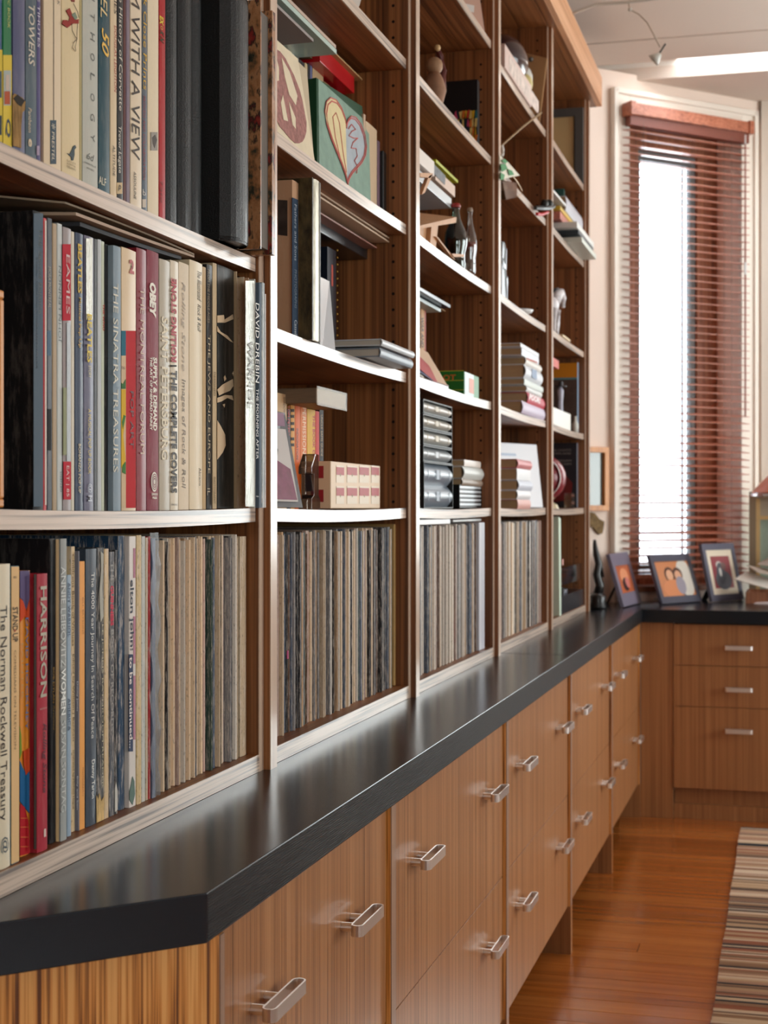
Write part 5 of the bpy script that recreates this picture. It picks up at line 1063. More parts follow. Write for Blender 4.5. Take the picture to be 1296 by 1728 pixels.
# shelf 1.14: slipcases
z = zsh(3, 1.14); GS = 'slipcased volumes piled at the left of the third unit'
XS = -.008
def slip(ua, ub, vt, vb, vols, lab, cols, zb_=None):
    y0, y1 = S(ua, 857, XS).y, S(ub, 857, XS).y; zt = S(ub, vt, XS).z; zb = S(ub, vb, XS).z if zb_ is None else zb_
    root = thing('slipcase', lab, 'slipcase', (XS, y0, zb), group=GS); MW[root.name] = Matrix.Translation(root.location).inverted()
    L_, H_ = y1-y0, zt-zb; t = .003; bk_ = P((24, 22, 22), .5)
    part('case', MB().box(-.17, 0, 0, L_, 0, t).box(-.17, 0, 0, L_, H_-t, H_-.0005).box(-.17, 0, 0, t, t, H_-t).box(-.17, 0, L_-t, L_, t, H_-t), bk_, root)
    hv = (H_-2*t)/vols
    for i in range(vols):
        n_ = 12; pr = [(-.012+.014*math.sin(math.pi*j/n_)-.002, t+hv*i+hv*j/n_) for j in range(n_+1)]+[(-.15, t+hv*(i+1)), (-.15, t+hv*i)]
        b_ = part('book', MB().prism(pr, t+.002, L_-t-.002, 'y'), P(cols, .35, coat=.3), root)
        mm = MB()
        for q in ((.12, .13), (.36, .37), (.40, .50), (.53, .54), (.86, .87)):
            yy = [t+.002+(L_-2*t)*q[0], t+.002+(L_-2*t)*q[1]]; zc_ = t+hv*(i+.5)
            mm.box(-.0004, .0004, yy[0], yy[1], zc_-hv*.22, zc_+hv*.22)
        part('spine_print', mm, P(tuple(min(255, c+26) for c in cols) if cols[0] < 180 else (196, 184, 160), .5), b_, kind='stuff')
    return zt
zt = slip(715.5, 764.5, 785, 856, 2, 'black slipcase holding two thick grey-blue volumes, lowest of the pile', (128, 138, 150), z(3.2))
for vt, lab, cc_ in ((758.5, 'black slipcase with one silver-and-gold volume, just above the two thick ones', (176, 180, 182)), (733, 'black slipcase with one cream volume, second of the three pale ones from below', (204, 202, 194)), (709.5, 'black slipcase with one cream volume, second from the top of the pile', (210, 204, 192)), (686.5, 'black slipcase with one cream volume, topmost of the pile', (214, 210, 202))):
    zt = slip(714.5, 763, vt, None, 1, lab, cc_, zt+.0005)
GK = 'small pile of books at the right of the slipcases'
zb = z(3.6); X = -.03
y0, y1 = S(783, 857, X).y, S(819, 857, X).y; zt = S(800, 821, X).z
root = thing('cd_box_set', 'black box set with five silver-banded spines under the small pile of books', 'box', (X, y0, zb)); MW[root.name] = Matrix.Translation(root.location).inverted()
part('case', MB().box(-.15, 0, 0, y1-y0, 0, .002).box(-.15, 0, 0, y1-y0, zt-zb-.002, zt-zb).box(-.15, 0, 0, .002, 0, zt-zb).box(-.15, 0, y1-y0-.002, y1-y0, 0, zt-zb), P((18, 18, 20), .4), root)
for i in range(5):
    h_ = (zt-zb-.004)/5; part('disc_case', MB().box(-.14, -.001, .003, y1-y0-.003, .002+h_*i+.0006, .002+h_*(i+1)-.0006), P((40, 42, 46), .3, coat=.3), root)
    part('silver_band', MB().box(-.001, -.0004, .004, y1-y0-.004, .002+h_*i+h_*.4, .002+h_*i+h_*.85), P((200, 206, 210), .3, metal=.3), root)
stack(3, -.03, zt+.0005, [(782, 816, 808, (156, 140, 126), 'brown-grey thin book directly on the black box set', 'jacket', .004, 0), (783, 816, 787, (206, 208, 204), 'pale book with silver-gold lettering and rounded spine, middle of the small pile', 'jacket', .007, 0), (783, 811, 775, (212, 200, 190), 'white-and-pink thin book topmost of the small pile', 'jacket', .001, .002)], GK, .12)
lying_s(-.012, 702, 760, 872, 880.5, .28, P((232, 232, 232), .35), 'white flat box on top of the records, left of the third unit', 'white_box', 'box')
lying_s(-.03, 770, 817, 875, 879, .25, P((214, 214, 212), .35), 'thin white box on top of the records, right of the third unit', 'white_box', 'box')
# ================================================================ FOURTH UNIT
z = zsh(4, 2.31)
xa = S(845, 857, .01)
zf = S(898, 170, .0).z
o = solo('toy_box', MB().quadslab([(.0, 3.96, z(4)), (.0, S(897, 172, 0).y, z(4.5)), (-.12, S(897, 172, 0).y, z(4.5)), (-.12, 3.96, z(4))], (0, 0, .062)), P((216, 190, 180), .5), 'white-and-pink long box with small coloured print, at the top of the fourth unit', 'box', bevel=.001)
part('printed_panel', MB().box(.0, .0006, 4.02, 4.5, z(4.3)+.008, z(4.3)+.05), P((214, 196, 186), .5, var=.3, scale=(40, 40, 40)), o)
hm = thing('helmet', 'dark maroon and white sports helmet with a yellow patch on the long box', 'helmet', (-.10, 4.40, z(4.4)+.145)); MW[hm.name] = Matrix.Translation(hm.location).inverted()
part('shell', MB().ball((0, 0, 0), .1, 22, (.85, 1.25, .8)), P((46, 24, 28), .2, coat=.6), hm, smooth=True)
part('front_panel', MB().ball((.03, .085, -.03), .062, 18, (.9, .9, .9)), P((214, 214, 208), .3, coat=.4), hm, smooth=True)
part('side_patch', MB().ball((.05, .06, -.05), .05, 16, (.8, .9, .7)), P((206, 190, 130), .4), hm, smooth=True)
part('grille', MB().ball((.07, .10, -.075), .018, 12), P((40, 40, 42), .4), hm, smooth=True)
YC = 4.655
q = [SY(u, v, YC) for u, v in ((880, 232), (909, 229), (924, 98), (868, 84))]; q[0].z = q[1].z = z(4.66)
o = solo('card_panel', MB().quadslab(q, (0, .008, 0)), P((178, 134, 90), .6, var=.05), 'plain tan clipboard-like panel leaning against the side of the fourth unit', 'panel', bevel=.003)
rv = SY(896, 100, YC); part('rivet', MB().ball((rv.x, YC, rv.z), .008, 10), P((120, 116, 112), .4, metal=.6), o, smooth=True)
st = thing('fishing_stick', 'thin bare stick jutting over the shelf edge with a white hook and tied pouch', 'stick', (0, 0, 0)); MW[st.name] = Matrix.Identity(4)
p0, p1 = S(913, 190, .006), S(847, 245, .012)
part('rod', MB().tube([Vector((-.05, 4.62, p0.z+.012)), p0, p0.lerp(p1, .5)+Vector((0, 0, .003)), p1], [.0035, .0035, .003, .0028], 8), P((150, 120, 84), .7), st)
part('hook', MB().tube([p1, p1+Vector((.002, .004, -.012)), p1+Vector((0, .012, -.02)), p1+Vector((0, .004, -.028))], .004, 8), P((226, 220, 212), .4), st)
lp = thing('hanging_pouch', 'small glass lantern with a green-and-white checked paper cap hanging from the stick', 'ornament', (0, 0, 0)); MW[lp.name] = Matrix.Identity(4)
XP = .013
part('glass_cup', MB().quadslab([S(848, 305, XP), S(873, 308, XP), S(872, 333, XP), S(854, 337, XP)], (-.012, .0, 0)), glass_mat((200, 190, 176), .15, .1), lp)
part('contents', MB().quadslab([S(852, 322, XP-.005), S(872, 322, XP-.005), S(871, 332, XP-.005), S(855, 335, XP-.005)], (-.006, .0, 0)), P((96, 88, 76), .8, var=.5, scale=(300, 300, 300)), lp)
part('paper_cap', MB().quadslab([S(843, 262, XP), S(858, 274, XP+.004), S(877, 296, XP+.004), S(845, 303, XP)], (-.014, 0, 0)), P((214, 206, 188), .7), lp)
for pl in ([(845, 278), (853, 276), (857, 285), (847, 290)], [(857, 285), (864, 288), (868, 295), (860, 296)], [(845, 291), (852, 295), (850, 303), (845, 304)], [(852, 268), (857, 273), (853, 276), (847, 272)]):
    q = [S(u, v, XP+.0058) for u, v in pl]; part('green_check', MB().quadslab(q, (-.0008, 0, 0)), P((30, 122, 52), .6), lp)
part('wire_loop', MB().tube([S(u, v, XP+.004) for u, v in ((866, 298), (874, 308), (881, 322), (880, 328), (873, 332))], .0011, 6), P((196, 160, 120), .4, metal=.5), lp)
part('cord', MB().tube([p1+Vector((0, .004, -.028)), S(846, 262, XP)], .001, 5), P((210, 200, 190), .6), lp)
cl_ = thing('clamp', 'small black clamp-like tool with a red grip on the fourth unit shelf edge', 'clamp', (0, 0, 0)); MW[cl_.name] = Matrix.Identity(4)
XQ = .018
part('jaw', MB().tube([S(903, 351, XQ-.012), S(914, 351, XQ), S(926, 351, XQ+.012), S(934, 348, XQ+.014)], [.006, .008, .008, .007], 8), P((34, 34, 34), .4), cl_)
part('knob', MB().ball(S(919, 343, XQ+.006), .012, 10), P((40, 40, 38), .4), cl_, smooth=True)
part('knob', MB().ball(S(927, 343, XQ+.012), .012, 10), P((40, 40, 38), .4), cl_, smooth=True)
part('grip', MB().tube([S(906, 361, XQ), S(914, 362, XQ), S(924, 358, XQ+.01)], .005, 8), P((190, 24, 34), .4), cl_)
# black-and-white carved figure
z = zsh(4, 1.705)
ty = S(857, 505, -.02).y
sc = thing('carved_figure', 'tall blocky sculpture painted in bold black and white strokes', 'sculpture', (-.03, ty, z(ty))); MW[sc.name] = Matrix.Translation(sc.location).inverted()
Hs = S(857, 412, -.03).z-z(ty)
body = MB().prism([(-.05, 0), (.048, 0), (.044, Hs*.3), (.05, Hs*.42), (.036, Hs*.5), (.03, Hs*.62), (.034, Hs*.9), (.01, Hs), (-.04, Hs*.96), (-.05, Hs*.5)], -.03, .0, 'x')
part('body', body, P((30, 30, 30), .5), sc, bevel=.003)
for pl in ([(-.048, .02), (-.02, .0), (-.005, .0), (-.03, Hs*.5), (-.048, Hs*.6)], [(.0, 0), (.012, 0), (-.008, Hs*.4), (-.02, Hs*.55), (-.03, Hs*.5)], [(.022, 0), (.034, 0), (.040, Hs*.3), (.046, Hs*.38), (.036, Hs*.46), (.02, Hs*.4), (.03, Hs*.2)], [(-.03, Hs*.55), (.02, Hs*.55), (.026, Hs*.9), (.016, Hs*.85), (.01, Hs*.62), (-.03, Hs*.66)], [(-.044, Hs*.7), (-.02, Hs*.7), (-.01, Hs*.85), (-.03, Hs*.95)]):
    part('white_stroke', MB().prism(pl, .0, .0025, 'x'), P((212, 220, 228), .5), sc)
solo('white_dish', MB().lathe([(.02, 0), (.035, .004), (.04, .012), (.03, .014)], (-.03, S(877, 520, -.03).y, z(4.3)), 20), P((226, 226, 226), .4), 'small flat white dish right of the black-and-white sculpture', 'dish', smooth=True)
# book piles
G4 = 'books piled lying down on the second shelf above the records, fourth unit'
z = zsh(4, 1.41)
res = stack(4, -.012, z(4.4), [(886, 923, 680, (196, 184, 204), 'lilac-white thick book, lowest of the taller pile', 'jacket', .006, 0), (888, 917, 661, (190, 60, 78), 'pinkish-red book with white lettering in the taller pile', 'jacket', .006, 0), (887, 913, 650, (214, 216, 214), 'white book just above the pinkish-red one', 'jacket', .004, 0), (884, 916, 638, (206, 212, 206), 'greenish-white book in the middle of the taller pile', 'jacket', .002, 0),
    (883, 912, 614, (212, 216, 222), 'thickest white book with a grey panel in the taller pile', 'jacket', .008, 0), (885, 912, 602, (222, 216, 208), 'white book with a thin red line and red boards', 'jacket', .005, 0), (880, 909, 586, (208, 212, 220), 'pale blue-white book second from the top of the taller pile', 'jacket', .001, 0), (878, 909, 578, (224, 226, 228), 'thin white book crowning the taller pile', 'jacket', .001, 0)], G4, .17)
r, X = res[1]; T(r, 'POOR!', 893, 912, 667, 678, X+.0068, 'H', (236, 220, 220), bold=.05, shear=.2)
r, X = res[5]; band(r, 890, 907, 605, 607.5, X+.0058, (186, 80, 60), poly=[(889, 604), (907, 611), (907, 613), (889, 606)])
r, X = res[4]; band(r, 0, 0, 0, 0, X+.0088, (150, 164, 186), poly=[(898, 622), (906, 625), (906, 641), (898, 637)])
z = zsh(4, 1.14)
wb = SY(917, 856, 4.652); wtp = SY(906, 752, 4.640)
c_ = [Vector((wb.x-.19, 4.22, z(4.2))), Vector((wb.x, wb.y, z(4.2))), wtp, Vector((wtp.x-.19, 4.208, wtp.z))]
o = solo('white_board', MB().quadslab(c_, (-.010, .003, 0)), P((236, 238, 244), .35), 'plain white rounded panel leaning behind the lower pile of books in the fourth unit', 'panel', bevel=.003)
c_[3].x = c_[3].x
nn_ = (c_[1]-c_[0]).cross(c_[3]-c_[0]).normalized(); nn_ = nn_ if nn_.x > 0 else -nn_
part('etched_text', on_quad(c_, nn_, [(.3, .80), (.74, .80), (.74, .84), (.3, .84)], .0008), P((186, 200, 220), .5), o)
G5 = 'books piled lying down directly above the records, fourth unit'
stack(4, .0, z(4.3), [(872.5, 894, 843, (206, 150, 140), 'red-and-white book lowest of the lower pile', 'jacket', .003, 0), (871, 893, 827, (226, 224, 226), 'white book second from the bottom of the lower pile', 'jacket', .005, 0), (872.5, 896, 810, (200, 204, 216), 'pale blue-grey book in the middle of the lower pile', 'jacket', .006, 0), (872, 895, 790, (222, 222, 224), 'thick white paperback second from the top of the lower pile', 'jacket', .001, 0), (871, 895, 774, (206, 130, 132), 'pink-spined book topmost of the lower pile', 'jacket', .006, 0)], G5, .095)
# ================================================================ FIFTH UNIT
z = zsh(5, 2.32)
o = thing('picture_frame', 'dark grey frame with a large cream mat standing at the top of the fifth unit', 'frame', (0, 0, 0)); MW[o.name] = Matrix.Identity(4)
yf = 5.512; xr = SY(984, 250, 5.512).x; xl = -.33; zb = z(5.4); zt = SY(979, 182, yf).z; zt = min(zt, TOPZ-.01); gm = P((86, 84, 82), .5)
part('frame_stile', MB().box(xr-.03, xr, yf, yf+.02, zb, zt), gm, o); part('frame_stile', MB().box(xl, xl+.03, yf, yf+.02, zb, zt), gm, o)
part('frame_rail', MB().box(xl+.03, xr-.03, yf, yf+.02, zt-.03, zt), gm, o); part('frame_rail', MB().box(xl+.03, xr-.03, yf, yf+.02, zb, zb+.03), gm, o)
part('mat', MB().box(xl+.03, xr-.03, yf+.008, yf+.012, zb+.03, zt-.03), P((206, 178, 128), .7), o)
part('inner_lip', MB().box(xr-.034, xr-.03, yf+.002, yf+.008, zb+.03, zt-.03), P((20, 20, 18), .6), o)
z = zsh(5, 2.04); G6 = 'books and magazines piled loosely on the fifth unit'
lying_s(.045, 982, 1006, 433, 441, .2, P((206, 210, 200), .4), 'white-spined book jutting furthest over the shelf edge of the fifth unit', group=G6)
lying_s(.03, 976, 1001, 419, 425, .2, P((60, 66, 70), .4), 'dark thin book under the white-jacketed one, jutting out', group=G6)
lying_s(.032, 974, 1002, 410, 419, .2, P((226, 226, 222), .4), 'white-jacketed thin book just above the dark thin one', group=G6)
lying_s(-.02, 946, 979, 398, 410, .2, P((196, 120, 106), .4, var=.2, scale=(60, 60, 60)), 'pink and yellow magazine stack in the middle of the fifth unit pile', group=G6)
o = lying_s(-.015, 946, 981, 392, 398, .2, P((214, 176, 60), .4), 'yellow magazine above the pink one', group=G6)
flat_book(S(954, 857, -.012).y, S(982, 857, -.012).y, S(982, 392, -.012).z+.002, .05, -.012, (198, 198, 206), 'black-boarded thick book with a pale spine topping the fifth unit pile', 'jacket', .004, .2)
bl_ = COL.objects[-1]
lean = solo('white_booklet', MB().quadslab([S(934, 320, -.01), S(956, 346, -.01), S(956, 350, -.01), S(934, 324, -.01)], (-.15, 0, .02)), P((232, 230, 228), .5), 'white booklet with a red edge lying askew over the thick book', 'booklet')
solo('green_booklet', MB().box(-.2, -.06, 5.42, 5.435, z(5.3), min(S(977, 345, -.06).z, 2.285)), P((50, 92, 84), .5), 'small green card standing at the back right of the fifth unit pile', 'card')
# horse figurine
z = zsh(5, 1.71)
hy = S(947, 572, -.02).y; Hh = .175
hs = thing('horse_figurine', 'pale patterned horse figurine with head lowered, standing on a small base', 'figurine', (-.03, hy, z(hy))); MW[hs.name] = Matrix.Translation(hs.location).inverted()
HM = P((206, 200, 202), .4, coat=.3, var=.35, scale=(60, 60, 60))
part('base', MB().prism([(-.05, -.09), (.03, -.09), (.03, .08), (-.05, .08)], 0, .008), P((214, 190, 150), .5), hs, bevel=.002)
hb = MB(); hb.ball((-.02, -.02, .115), .036, 16, (.72, 1.25, .8)).tube([(-.02, .01, .125), (-.01, .035, .155), (.0, .05, .165), (.004, .066, .145), (.006, .074, .118)], [.024, .020, .016, .014, .007], 12)
for lx, ly, fx in ((-.034, -.05, -.01), (-.006, -.05, -.004), (-.034, .012, .01), (-.006, .014, .016)):
    hb.tube([(lx, ly, .1), (lx, ly+fx, .062), (lx, ly+fx*.3, .035), (lx, ly+fx, .010)], [.013, .0075, .006, .0065], 10)
part('body', hb, HM, hs, smooth=True)
part('mane', MB().tube([(-.02, .012, .148), (-.016, .03, .17), (-.006, .044, .178)], [.006, .009, .006], 8), P((60, 60, 64), .5), hs, smooth=True)
part('tail', MB().tube([(-.02, -.062, .13), (-.02, -.078, .11), (-.02, -.082, .06)], [.006, .008, .003], 8), P((46, 46, 48), .5), hs, smooth=True)
# shelf 1.41: dark poster book, white box, small figure
z = zsh(5, 1.41)
yb = 5.497; xq = SY(974, 700, 5.497).x
zt = SY(974, 612, yb).z
o = solo('large_book', MB().box(-.32, xq, yb, yb+.03, z(5.4), zt), P((74, 58, 50), .4, coat=.2, var=.4, scale=(14, 14, 14)), 'large dark book with an orange-yellow top band and pale blue spine edge, fifth unit', 'book', bevel=.001)
part('cover_band', MB().box(-.319, xq, yb-.0006, yb-.0002, zt-.055, zt-.002), P((206, 130, 26), .4), o); part('cover_line', MB().box(-.319, xq, yb-.0006, yb-.0002, zt-.062, zt-.0555), P((90, 140, 150), .4), o)
part('spine_strip', MB().box(xq+.0001, xq+.001, yb, yb+.03, z(5.4), zt), P((150, 180, 206), .3, coat=.3), o)
y0, y1 = S(936, 857, -.02).y-.2, S(966, 700, -.02).y
o = solo('white_box', MB().box(-.12, -.02, 4.88, S(963, 700, -.02).y, z(5), S(960, 698, -.02).z), P((232, 230, 222), .5), 'small white box in front of the large dark book, fifth unit', 'box', bevel=.002)
fgz = S(950, 698, -.05).z
tf_ = thing('small_figure', 'tiny pale figure in a dark hat standing on the small white box', 'figurine', (-.05, S(946, 700, -.05).y, fgz)); MW[tf_.name] = Matrix.Translation(tf_.location).inverted()
part('body', MB().lathe([(.009, 0), (.008, .04), (.011, .075), (.005, .09)], (0, 0, 0), 14), P((190, 190, 206), .4, var=.2), tf_, smooth=True)
part('hat', MB().lathe([(.022, .09), (.022, .093), (.009, .094), (.008, .108)], (0, 0, 0), 16), P((44, 40, 42), .4), tf_)
solo('glass_bottle', MB().lathe([(.01, 0), (.011, .03), (.005, .045), (.005, .06)], (-.02, S(971, 725, -.02).y, z(5.4)), 14), P((214, 212, 204), .3), 'tiny pale bottle at the right of the small white box', 'bottle', smooth=True)
solo('candy_tin', MB().box(-.1, -.02, 4.88, S(943, 857, -.02).y, S(943, 623, -.02).z, S(943, 609, -.02).z), P((196, 60, 36), .4, var=.3, scale=(60, 60, 60)), 'small orange-red and blue box above the tiny hatted figure, left of the large dark book', 'book')
# shelf 1.14: dark book and football
z = zsh(5, 1.14)
yb = 5.497; xq = SY(973, 800, 5.497).x; zt = SY(973, 748, yb).z
o = solo('large_book', MB().box(-.32, xq, yb, yb+.03, z(5.4), zt), P((36, 34, 40), .4, coat=.2), 'large black book with small white text and a red glow, behind the football', 'book', bevel=.001); MW[o.name] = Matrix.Identity(4)
part('spine_strip', MB().box(xq+.0001, xq+.001, yb, yb+.03, z(5.4), zt), P((120, 130, 144), .3, coat=.3), o)
for i, s in enumerate(('WHEN THE LIGHTS', 'WENT DOWN AND', 'THE SONG BEGAN', 'ALL OVER AGAIN')):
    text(o, s, (xq-.15, yb-.0006, zt-.03-.012*i-(.014 if i > 1 else 0)), (.13, 0, 0), (0, 0, .007), (150, 140, 134))
part('cover_glow', MB().prism([(xq-.09, z(5.4)+.02), (xq-.02, z(5.4)+.03), (xq-.015, z(5.4)+.09), (xq-.06, z(5.4)+.14), (xq-.1, z(5.4)+.08)], yb-.0008, yb-.0003, 'y'), P((110, 26, 24), .5), o)
fb = thing('football', 'maroon football with white bands on a small stand, fifth unit', 'ball', (-.09, S(916, 815, -.09).y, z(5)+.105)); MW[fb.name] = Matrix.Translation(fb.location).inverted()
part('ball', MB().ball((0, 0, 0), .080, 24, (1, 1, 1)), P((132, 44, 52), .3, coat=.3), fb, smooth=True)
for q in (-.045, .045):
    rr_ = math.sqrt(.080**2-q*q); part('white_band', MB().lathe([(rr_+.002, q-.010), (rr_+.003, q), (rr_-.001, q+.010)], (0, 0, 0), 28, 'y', cap=False), P((214, 206, 200), .5), fb, smooth=True)
part('stand', MB().lathe([(.055, -.1045), (.05, -.09), (.03, -.078), (.045, -.066)], (0, 0, 0), 18), P((176, 160, 130), .4, metal=.4), fb)
solo('crystal_block', MB().box(-.03, -.005, S(962, 857, -.01).y, S(967, 857, -.01).y, z(5.2)+.0, S(964, 832, -.01).z), glass_mat((210, 214, 216), .3, .1), 'small clear crystal block right of the football stand', 'ornament')
# bottom compartment
o = solo('record_sleeve', MB().quadslab([(-.005, 4.95, .786), (-.005, S(947, 1000, -.005).y, .786), (-.005, S(947, 1000, -.005).y-.01, 1.105), (-.005, 4.93, 1.112)], (-.3, 0, 0)), P((206, 220, 200), .5), 'pale green record box leaning in the bottom of the fifth unit', 'record')
part('printed_flower', MB().box(-.0045, -.004, 5.0, 5.03, .95, .97), P((206, 150, 140), .5), o)
tt = thing('record_player', 'small black turntable under a clear plastic lid in the bottom of the fifth unit', 'turntable', (0, 0, 0)); MW[tt.name] = Matrix.Identity(4)
y0, y1 = S(947, 857, -.005).y+.006, 5.53
part('plinth', MB().box(-.30, -.005, y0, y1, .7856, .845), P((34, 36, 44), .3, coat=.4), tt, bevel=.002)
part('foot', MB().box(-.06, -.004, y0+.01, y0+.05, .8451, .875), P((26, 26, 30), .3), tt)
part('platter', MB().lathe([(.12, .845), (.12, .856), (.02, .858)], (-.15, (y0+y1)/2+.03, 0), 28), P((150, 160, 176), .2, metal=.5), tt)
lid = MB().box(-.29, -.012, y0, y1-.002, .935, .939).box(-.29, -.012, y0, y0+.003, .88, .935).box(-.015, -.012, y0, y1-.002, .88, .935).box(-.29, -.012, y1-.005, y1-.002, .88, .935)
part('clear_lid', lid, glass_mat((200, 190, 196), .25, .08), tt)
part('tonearm_mount', MB().box(-.28, -.20, y0+.04, y0+.06, .94, 1.02), P((110, 110, 122), .3), tt)
# ================================================================ ON THE FAR WORKTOP
WZ = .7604
# dark sculpture at the bookcase end
p = SZ(1004, 1030, WZ)
dsx, dsy = .055, 5.66
ds = thing('bronze_statuette', 'slender dark bronze statuette standing by the end of the bookcase', 'sculpture', (dsx-.03, 5.70, WZ)); MW[ds.name] = Matrix.Translation(ds.location).inverted()
dk = P((30, 28, 28), .3, coat=.4, bump=.8, scale=(80, 80, 80))
part('base', MB().lathe([(.032, 0), (.036, .01), (.03, .03), (.034, .045), (.022, .06)], (0, 0, 0), 14), dk, ds, smooth=True)
part('figure', MB().tube([(0, 0, .05), (.008, .0, .09), (-.004, 0, .13), (.004, 0, .17), (-.006, 0, .205), (-.01, 0, .235), (-.012, 0, .26)], [.020, .017, .016, .015, .013, .009, .006], 10), dk, ds, smooth=True)
part('arm', MB().tube([(-.006, 0, .2), (.012, .0, .17), (.02, 0, .12)], [.007, .006, .005], 8), dk, ds, smooth=True)
# frame on the diagonal wall, left of the casing, and leaf-like ornament
def onD(u, v, off=0.0):
    k = (u-U0)/F; D = 6.08+CX-off*math.sqrt(2); Y = (CS*D+k*SN*D)/(SN+CS-k*CS+k*SN); n = Y-D
    return Vector((n+CX, Y, CZ-(v-V0)/F*(CS*Y-SN*n)))
f1, f0 = onD(1022, 755), onD(1021, 862)
s1 = s_of(f1.x)-.003; s0 = s1-.15; za, zb2 = f0.z, f1.z
o = thing('picture_frame', 'small light wooden frame with shiny glass on the wall behind the bookcase end', 'frame'); MW[o.name] = Matrix.Identity(4)
for bxs in ((s0, s1, za, za+.022), (s0, s1, zb2-.022, zb2)): part('frame_rail', dg(MB().box(bxs[0], bxs[1], .001, .028, bxs[2], bxs[3])), W_OAK, o, bevel=.001)
for bxs in ((s0, s0+.022), (s1-.022, s1)): part('frame_stile', dg(MB().box(bxs[0], bxs[1], .001, .028, za+.022, zb2-.022)), W_OAK, o, bevel=.001)
part('glazed_picture', dg(MB().box(s0+.022, s1-.022, .004, .012, za+.022, zb2-.022)), P((120, 128, 122), .04, coat=1.0), o)
pts = [(996, 864), (1004, 866), (1012, 876), (1020, 880), (1019, 890), (1017, 900), (1012, 902), (1006, 896), (1002, 890), (996, 888)]
q = [onD(u, v, .012) for u, v in pts]; back = Vector((-.012, .012, 0))*.7
solo('leaf_ornament', MB().add(q+[v+back for v in q], [tuple(range(10)), tuple(range(10, 20))[::-1]]+[(i, (i+1) % 10, (i+1) % 10+10, i+10) for i in range(10)]), P((120, 96, 62), .8, var=.4, scale=(60, 60, 60), bump=1.0), 'ragged brown leaf-shaped ornament on the wall below the small light frame', 'ornament')
# photo frames, defined by four pixel corners with depth
def photo_frame(label, bl_, br_, tl, tr, border, fcol, mat_=None, picture=None, strut=True, th=.014):
    """bl, br: (u, v) resting on the worktop; tl, tr: pixel corners of the top; the top leans back so the sides come out square"""
    b0, b1 = SZ(*bl_, WZ), SZ(*br_, WZ); b0.z = b1.z = WZ+.0045; e = (b1-b0); Wd = e.length; e.normalize(); nb = Vector((-e.y, e.x, 0))  # back direction
    if nb.y < 0: nb = -nb
    # top corner: on the plane through b0,b1 leaning back; find lean so pixel v matches
    def px(P_):
        n = P_.x-CX; x = SN*P_.y+CS*n; z_ = CS*P_.y-SN*n; return U0+F*x/z_, V0-F*(P_.z-CZ)/z_
    best = None
    for hi in range(60, 360, 4):
        for la in range(-5, 50, 1):
            h = hi/1000; a = math.radians(la); off = Vector((nb.x*math.sin(a)*h, nb.y*math.sin(a)*h, math.cos(a)*h))
            p0, p1 = px(b0+off), px(b1+off); er = (p0[0]-tl[0])**2+(p0[1]-tl[1])**2+(p1[0]-tr[0])**2+(p1[1]-tr[1])**2
            if best is None or er < best[0]: best = (er, h, a, off)
    er, h, a, off = best; up = off.normalized(); nf = e.cross(up).normalized()
    if nf.y > 0: nf = -nf
    root = thing('framed_photo', label, 'photo frame', group='photo frames on the worktop below the window'); MW[root.name] = Matrix.Identity(4)
    fm = P(fcol, .4); bw, bh = border
    def pc(x0, x1, y0, y1, d0, d1):
        return MB().quadslab([b0+e*x0+up*y0+nf*d1, b0+e*x1+up*y0+nf*d1, b0+e*x1+up*y1+nf*d1, b0+e*x0+up*y1+nf*d1], nf*(d0-d1))
    part('frame_rail', pc(0, Wd, 0, bh, -th, 0), fm, root); part('frame_rail', pc(0, Wd, h-bh, h, -th, 0), fm, root)
    part('frame_stile', pc(0, bw, bh, h-bh, -th, 0), fm, root); part('frame_stile', pc(Wd-bw, Wd, bh, h-bh, -th, 0), fm, root)
    m_in = (bw, bh)
    if mat_:
        part('mat', pc(bw, Wd-bw, bh, h-bh, -.008, -.004), P(mat_[1], .7), root); m_in = (bw+mat_[0], bh+mat_[0])
    x0, x1, y0, y1 = m_in[0], Wd-m_in[0], m_in[1], h-m_in[1]
    ph = part('photograph', pc(x0, x1, y0, y1, -.008, -.0035), P(picture[0], .3, coat=.5), root)
    for (px0, py0, rx, ry, col) in picture[1]:
        k = 14; cx, cy = x0+(x1-x0)*px0, y0+(y1-y0)*py0
        vs = [b0+e*(cx+(x1-x0)*rx*math.cos(2*math.pi*i/k))+up*(cy+(y1-y0)*ry*math.sin(2*math.pi*i/k))+nf*(-.0032+.0001*len(MATS) % .0004) for i in range(k)]
        picture_off = nf*.0003*(picture[1].index((px0, py0, rx, ry, col))+1)*.35
        part('photo_shape', MB().add([v+picture_off for v in vs], [tuple(range(k))]), P(col, .4), ph)
    if strut:
        m0 = b0+e*(Wd*.5)+up*(h*.6)-nf*th; m1 = b0+e*(Wd*.5)+Vector((nb.x, nb.y, 0))*(h*.42+.02)
        m1.z = WZ; part('easel_back', MB().quadslab([m0-e*.012, m0+e*.012, m1+e*.02, m1-e*.02], Vector((nb.x, nb.y, 0))*-.003), P((20, 20, 22), .6), root)
    return root
photo_frame('slate-purple photo frame with a small orange photograph, leftmost on the worktop', (1053, 1026), (1083, 1018), (1024, 937), (1062, 930), (.042, .05), (120, 112, 128), None, ((206, 110, 70), [(.5, .6, .3, .3, (226, 150, 110)), (.45, .3, .2, .25, (60, 44, 46)), (.6, .35, .15, .2, (206, 120, 110))]))
